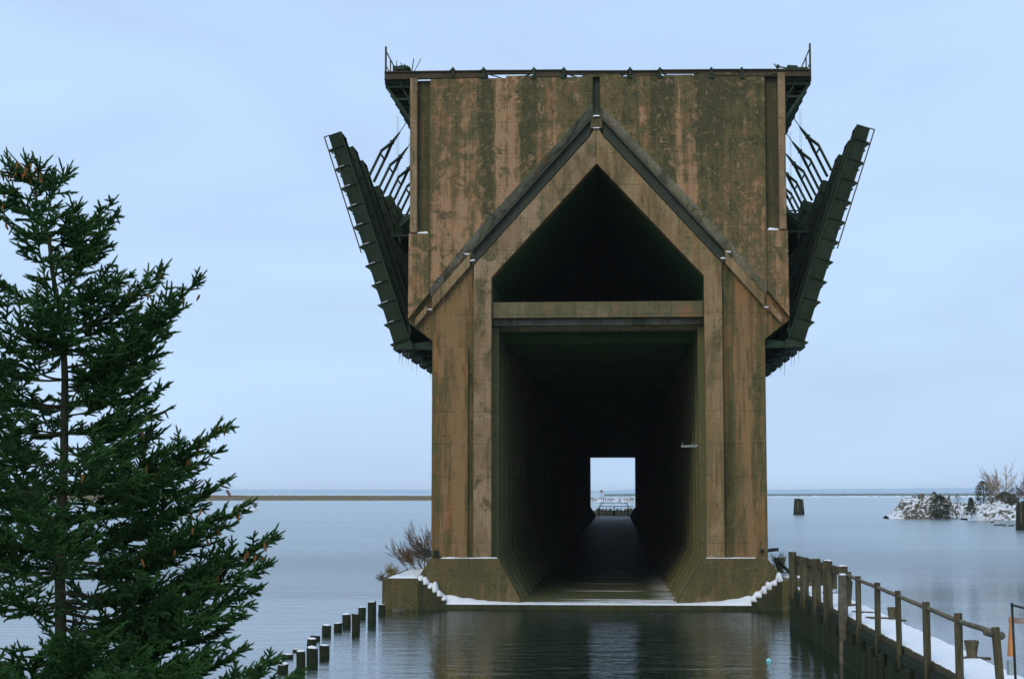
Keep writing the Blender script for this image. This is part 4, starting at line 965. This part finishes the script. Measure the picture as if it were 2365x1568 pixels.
# ducks
def duck(px, py, label, heading=0):
    g0 = on(px, py, 0); rt = root('duck', g0, label, 'duck', 'ducks swimming near the right-hand mound'); m = MB(g0)
    m.blob(g0+Vector((0, 0, .07)), (.30, .14, .13), 1, .05); m.blob(g0+Vector((.25, 0, .27)), (.08, .07, .08), 2, .02, 8, 6); m.tube([g0+Vector((.2, 0, .1)), g0+Vector((.25, 0, .26))], .05, 6)
    m.tube([g0+Vector((.31, 0, .26)), g0+Vector((.42, 0, .25))], [.03, .012], 5); m.build('body', 'duck', rt, True); return rt
ds = [(2291, 1206.5, 'lone dark duck swimming ahead, closest to the right mound'), (2299, 1213.5, 'leftmost duck of the swimming line'), (2307, 1213.2, 'second duck from the left in the swimming line'), (2313.5, 1212.8, 'third duck from the left in the swimming line'),
      (2320, 1214.5, 'fourth duck in the swimming line, before the gap'), (2331, 1214.8, 'duck just after the gap in the swimming line'), (2339, 1214.6, 'last duck of the line, nearest the right pile cluster')]
for px, py, lb in ds: duck(px, py, lb)
g0 = on(1775.5, 1527, 0); m = MB(g0); m.blob(g0+Vector((0, 0, .02)), (.10, .08, .07), 3, .15, 10, 7); m.tube([g0, g0+Vector((0, 0, .12))], .02, 6); tag(m.build('float', 'buoy'), 'tiny pale turquoise float drifting on the dark water at lower right', 'float')

# ------------------------------------------------------------------ shrubs at the dock foot
bare_tree(992, 1316, 90, 115, 'tall bare bush growing against the left leg of the dock', name='bare_shrub', mat='twig_red', seed=31, spread=.36, n0=6, depth=5, minr=.007, r=.03, cat='shrub', lean=-.15)
bare_tree(960, 1318, 89, 88, 'wide-branching bare bush leaning out over the left abutment snow', name='bare_shrub', mat='twig_red', seed=32, spread=.42, n0=4, depth=5, minr=.007, r=.025, cat='shrub', lean=-.75)
bare_tree(905, 1337, 84, 42, 'low leafy-green bush on the outer corner of the left abutment', name='bare_shrub', mat='straw', seed=33, spread=.5, n0=6, depth=4, minr=.007, r=.02, cat='shrub')
bare_tree(888, 1345, 83, 34, 'dry weeds hanging over the edge of the left abutment', name='bare_shrub', mat='twig_red', seed=34, spread=.6, n0=5, depth=4, minr=.006, r=.015, cat='shrub', lean=-1.1)
bare_tree(1800, 1318, 88, 55, 'sparse bare bush between the right leg and the fender piles', name='bare_shrub', mat='twig_red', seed=35, spread=.5, n0=5, depth=4, minr=.006, r=.02, cat='shrub', lean=.2)
bare_tree(1868, 1345, 80, 34, 'low dry weeds seen between the fender piles', name='bare_shrub', mat='straw', seed=36, spread=.5, n0=5, depth=4, minr=.006, r=.015, cat='shrub')
for i, (px, py, hh, sd_) in enumerate(((1050, 1640, 150, 41), (1108, 1650, 125, 42), (1640, 1660, 120, 43))):
    bare_tree(px, py, 27, hh, ['straw-yellow bare stems at the bottom edge, left of the dark reflection', 'dry yellow stems at the bottom edge, right of the taller pair', 'faint dry stems at the bottom edge near the right pillar reflection'][i],
       name='dry_plant', mat='straw', seed=sd_, spread=.28, n0=3, depth=3, minr=.0025, r=.006, cat='plant')

# ------------------------------------------------------------------ the spruce
YS = 20.
SP = root('spruce_tree', (at(140, 1500, YS).x, YS, 1.4), 'large dark green spruce with brown cones filling the left side', 'tree')
so_ = Vector(SP.location)
trunk_px = [(139, 1750), (140, 1500), (140, 1395), (137, 1312), (148, 1050), (150, 873), (145, 775), (137, 716), (121, 630), (113, 548), (84, 482), (82, 430), (62, 400), (38, 372), (16, 346)]
tp_ = [at(px, py, YS) for px, py in trunk_px]; tr_ = [.085, .072, .068, .064, .052, .043, .038, .034, .028, .024, .020, .018, .014, .010, .005]
m = MB(so_); m.tube(tp_, tr_, 10); m.build('trunk', 'bark', SP, True)
def trunk_at(z):
    zs = [p.z for p in tp_]; return Vector((float(np.interp(z, zs, [p.x for p in tp_])), YS, z))
rs = np.random.RandomState(11)
shoots = []; wood = MB(so_); conepos = []
def rv(s): return Vector(rs.normal(0, s, 3))
def shoot(p, d, L): shoots.append((*p, *d, L))
UP = Vector((0, 0, 1))
def spray(p0, d0, L, side_dir):
    # a branchlet with its side shoots
    n = max(2, int(L/.056)); pts = [p0]; d = d0.copy(); p = p0.copy()
    for i in range(n):
        d = (d+rv(.13)+UP*.07).normalized(); q = p+d*(L/n); 
        shoot(p, d, L/n*1.25)
        rem = L*(1-(i+.3)/n)
        s = d.cross(UP); s = s.normalized() if s.length > .01 else Vector((1, 0, 0))
        for sg in (-1, 1):
            if rs.rand() < .86:
                ll = min(.13, .06+.35*rem)*rs.uniform(.75, 1.2)
                sd = (d*.75+s*sg*rs.uniform(.45, .8)+UP*rs.uniform(-.32, .30)).normalized(); shoot(p.lerp(q, rs.rand()), sd, ll)
        if rs.rand() < .35: shoot(q, (d*.6+UP*rs.uniform(-.9, .8)+rv(.2)).normalized(), rs.uniform(.05, .09))
        p = q; pts.append(p)
    shoot(p, d, rs.uniform(.07, .12)); wood.tube(pts, [.006]*(len(pts)-1)+[.003], 3, cap=False)
def limb(p0, p1, dens=1., bare=.22, flat=.48, secmax=.62, cones=.0):
    L = (p1-p0).length; ax = (p1-p0).normalized(); side = ax.cross(UP).normalized()
    sag = -.13*L; pts = []
    N = max(5, int(L/.085)); 
    for i in range(N+1):
        t = i/N; pts.append(p0.lerp(p1, t)+UP*sag*math.sin(math.pi*min(1, t*1.02))*(1.-.25*t)+side*.03*L*math.sin(5*t+p0.z*3))
    wood.tube(pts, [max(.005, .022*L/2.2*(1-.85*i/N)) for i in range(N+1)], 5, cap=False)
    for i in range(N):
        t = (i+.5)/N
        d = (pts[i+1]-pts[i]).normalized(); s = d.cross(UP).normalized()
        shoot(pts[i], d, (pts[i+1]-pts[i]).length*1.2)
        if t < bare:
            if rs.rand() < .4: wood.tube([pts[i], pts[i]+(s*rs.choice((-1, 1))+rv(.3))*rs.uniform(.08, .2)], [.004, .002], 3, cap=False)
            continue
        rem = L*(1-t)
        for sg in (-1, 1):
            if rs.rand() > dens*.74: continue
            ll = min(secmax, .12+.55*rem, .20+L*t*.35)*rs.uniform(.65, 1.15)
            sd = (d*rs.uniform(.5, .85)+s*sg*rs.uniform(.5, .95)+UP*rs.uniform(-flat, flat*.6)).normalized()
            spray(pts[i].lerp(pts[i+1], rs.rand()), sd, ll, s)
        if rs.rand() < .5: shoot(pts[i], (d*.6+UP*rs.uniform(.3, 1)+rv(.2)).normalized(), rs.uniform(.06, .12))
    e = pts[-1]; d = (pts[-1]-pts[-2]).normalized(); d = (d+UP*.25).normalized()
    shoot(e, d, .16)
    s = d.cross(UP).normalized()
    for sg in (-1, 1):
        shoot(e-d*.02, (d*.7+s*sg*.45+UP*.2*rs.uniform(-1, 1)).normalized(), .12); shoot(e-d*.08, (d*.6+UP*sg*.5).normalized(), .10)
    k = int(cones*rs.uniform(2, 5))
    for i in range(k):
        t = rs.uniform(.72, .98); q = p0.lerp(p1, t)+UP*sag*math.sin(math.pi*t)*(1-.25*t); conepos.append(q+rv(.05)+Vector((0, -.05, -.05)))
# limbs that shape the right-hand silhouette: (tip x, tip y, trunk y, depth offset of the tip, cones)
RL = [(92, 392, 440, -.1, 1), (60, 372, 420, -.15, 2), (20, 372, 430, .1, 2), (118, 408, 455, .1, 0), (157, 398, 478, 0, 0), (-20, 420, 460, -.2, 2), (172, 505, 540, .15, 0), (178, 480, 545, -.1, 0), (188, 520, 575, .1, 0), (207, 527, 610, -.2, 0), (263, 500, 625, 0, 0), (228, 560, 660, .2, 0),
      (200, 600, 690, -.3, 0), (255, 615, 720, .1, 0), (263, 650, 745, -.3, 0), (380, 622, 790, .05, 2), (340, 640, 780, .3, 1), (462, 648, 850, 0, 1), (396, 720, 880, .3, 1), (400, 690, 860, -.3, 0), (385, 765, 905, -.2, 0), (365, 812, 930, .15, 0),
      (342, 850, 960, -.35, 0), (330, 905, 1000, .2, 0), (345, 955, 1035, -.1, 1), (372, 1000, 1075, .3, 0), (405, 1028, 1110, -.3, 1), (522, 985, 1140, .0, 2), (500, 1045, 1160, .35, 1), (440, 1085, 1190, -.3, 0), (447, 1128, 1230, .2, 1),
      (524, 1112, 1260, 0, 2), (575, 1165, 1290, -.2, 3), (535, 1212, 1320, .25, 0), (480, 1200, 1330, -.5, 1), (632, 1242, 1365, 0, 2), (590, 1272, 1385, .35, 1), (612, 1310, 1410, -.25, 0), (540, 1330, 1430, .4, 0),
      (590, 1362, 1450, 0, 0), (560, 1400, 1480, -.4, 0), (534, 1440, 1510, .3, 0), (530, 1482, 1560, -.2, 0), (563, 1500, 1600, 0, 0), (638, 1530, 1650, -.3, 0), (695, 1552, 1700, -.6, 0), (600, 1560, 1680, .2, 0), (480, 1530, 1640, -.7, 0)]
for i, (tx, ty, by, dy, cn_) in enumerate(RL):
    a = trunk_at(at(140, by, YS).z); b_ = at(tx, ty, YS+dy)
    limb(a, b_, 1., bare=.10 if ty < 560 else .2, secmax=.28 if ty < 640 else .50, cones=cn_)
# random limbs all round, longer towards the ground
zlo, zhi = at(140, 1680, YS).z, at(84, 470, YS).z
NZ = 19
for i in range(NZ):
    f = (i+.5+rs.uniform(-.15, .15))/NZ; z = zhi+(zlo-zhi)*f; L = .55+2.15*f**.75
    k = 5 if f < .25 else 6
    a0 = rs.uniform(0, 6.28)
    for j in range(k):
        an = a0+j*6.283/k+rs.normal(0, .35)
        lx, ly = math.cos(an), math.sin(an)
        if lx > .55 and f > .1: LL = L*.70          # right-hand outline is shaped above
        else: LL = L
        # openings in the photograph left of the trunk
        py_ = 1137+(CAMZ-z)*FPX/YS
        if lx < -.35 and (560 < py_ < 610 or 745 < py_ < 800 or 1205 < py_ < 1255 or 1440 < py_ < 1475): continue
        LL *= rs.uniform(.75, 1.05); a = trunk_at(z)
        b_ = a+Vector((lx*LL, ly*LL, LL*(.42-.22*f)+rs.normal(0, .06)))
        limb(a, b_, .80, bare=.25, cones=.4 if rs.rand() < .2 else 0)
# lower boughs reaching towards the viewer
for (tx, ty, dy) in ((60, 1500, -2.0), (190, 1470, -2.3), (330, 1500, -2.2), (430, 1560, -2.4), (270, 1560, -2.8), (120, 1590, -2.9), (0, 1560, -2.5), (540, 1580, -1.9)):
    a = trunk_at(at(140, ty+170, YS).z); limb(a, at(tx, ty, YS+dy), 1., bare=.25)
for px, py0, py1, dx in ((22, 392, 345, -7), (62, 385, 357, -3), (12, 385, 362, -8), (150, 420, 393, 10), (258, 520, 492, 10), (375, 640, 614, 9), (455, 665, 640, 9)):
    a = at(px, py0, YS); b_ = at(px+dx, py1, YS); wood.tube([a, b_], [.006, .004], 5)
    for q in range(3): shoot(a.lerp(b_, q/3), (b_-a).normalized(), (b_-a).length*.42)
wood.build('branches', 'bark', SP)
sh = np.array(shoots, dtype=np.float64); print('shoots', len(sh))
def shoot_template(nn_, seed):
    r_ = np.random.RandomState(seed); V = []; F = []
    for t, rad in ((0, .0135), (.95, .0095)):
        for j in range(3): V.append((rad*math.cos(j*2.094), rad*math.sin(j*2.094), t, 0))
    F += [(0, 1, 4), (0, 4, 3), (1, 2, 5), (1, 5, 4), (2, 0, 3), (2, 3, 5)]
    for i in range(nn_):
        t = (i+.5)/nn_; an = i*2.39996+r_.normal(0, .2); L = .022*r_.uniform(.8, 1.15)*(1 if t < .85 else .9)
        fw = r_.uniform(.6, 1.0) if t < .85 else 1.6
        rad = np.array((math.cos(an), math.sin(an))); tg = np.array((-math.sin(an), math.cos(an)))*.0056
        b0_ = rad*.003; tip = b0_+rad*L*.78
        k = len(V); V += [(*(b0_-tg), t, 0), (*(b0_+tg), t, 0), (*tip, t, L*fw)]; F.append((k, k+1, k+2))
    return np.array(V), np.array(F)
def frames(d):
    a = np.where(np.abs(d[:, 2:3]) < .9, np.array([[0, 0, 1.]]), np.array([[1., 0, 0]])); x = np.cross(a, d); x /= np.linalg.norm(x, axis=1, keepdims=True)
    return x, np.cross(d, x)
allV, allF, off = [], [], 0
for var in range(4):
    s_ = sh[var::4]; T, F = shoot_template(24, var); d = s_[:, 3:6]; d = d/np.linalg.norm(d, axis=1, keepdims=True); x, y_ = frames(d)
    VV = s_[:, None, 0:3]+x[:, None, :]*T[None, :, 0:1]+y_[:, None, :]*T[None, :, 1:2]+d[:, None, :]*(T[None, :, 2:3]*s_[:, None, 6:7]+T[None, :, 3:4])
    FF = F[None, :, :]+(np.arange(len(s_))*len(T))[:, None, None]+off
    off += len(s_)*len(T); allV.append(VV.reshape(-1, 3)); allF.append(FF.reshape(-1, 3))
V = np.concatenate(allV)-np.array(so_); F = np.concatenate(allF)
me = bpy.data.meshes.new('crown'); me.vertices.add(len(V)); me.vertices.foreach_set('co', V.ravel())
me.loops.add(F.size); me.loops.foreach_set('vertex_index', F.ravel().astype(np.int32)); me.polygons.add(len(F))
me.polygons.foreach_set('loop_start', np.arange(0, F.size, 3, dtype=np.int32)); me.polygons.foreach_set('loop_total', np.full(len(F), 3, dtype=np.int32))
me.update(calc_edges=True); me.materials.append(M['needle']); o = bpy.data.objects.new('crown', me); COL.objects.link(o); o.parent = SP
# cones
m = MB(); m.tube([(0, 0, 0), (0, 0, -.02), (0, 0, -.05), (0, 0, -.085), (0, 0, -.10)], [.006, .017, .019, .012, .003], 8); pc = m.build('seed_cone', 'cone', SP, True)
conepos = conepos[:95]
for i, q in enumerate(conepos):
    c = pc if i == 0 else pc.copy()
    if i: COL.objects.link(c); c.parent = SP
    c.location = q-so_; c.rotation_euler = (rs.normal(0, .25), rs.normal(0, .25), 0); c.scale = (.85, .85, rs.uniform(.9, 1.3))
for o in DK.children:      # worn, slightly rounded arrises on the concrete
    if o.name.split('.')[0] in ('front_wall', 'gable_rib', 'leg_face', 'plinth', 'cross_beam', 'corner_pilaster', 'corner_block', 'channel_infill', 'end_block', 'abutment', 'apron_slab', 'coping', 'keel_block'):
        bv = o.modifiers.new('bevel', 'BEVEL'); bv.width = .035; bv.segments = 2; bv.limit_method = 'ANGLE'; bv.angle_limit = R(35)
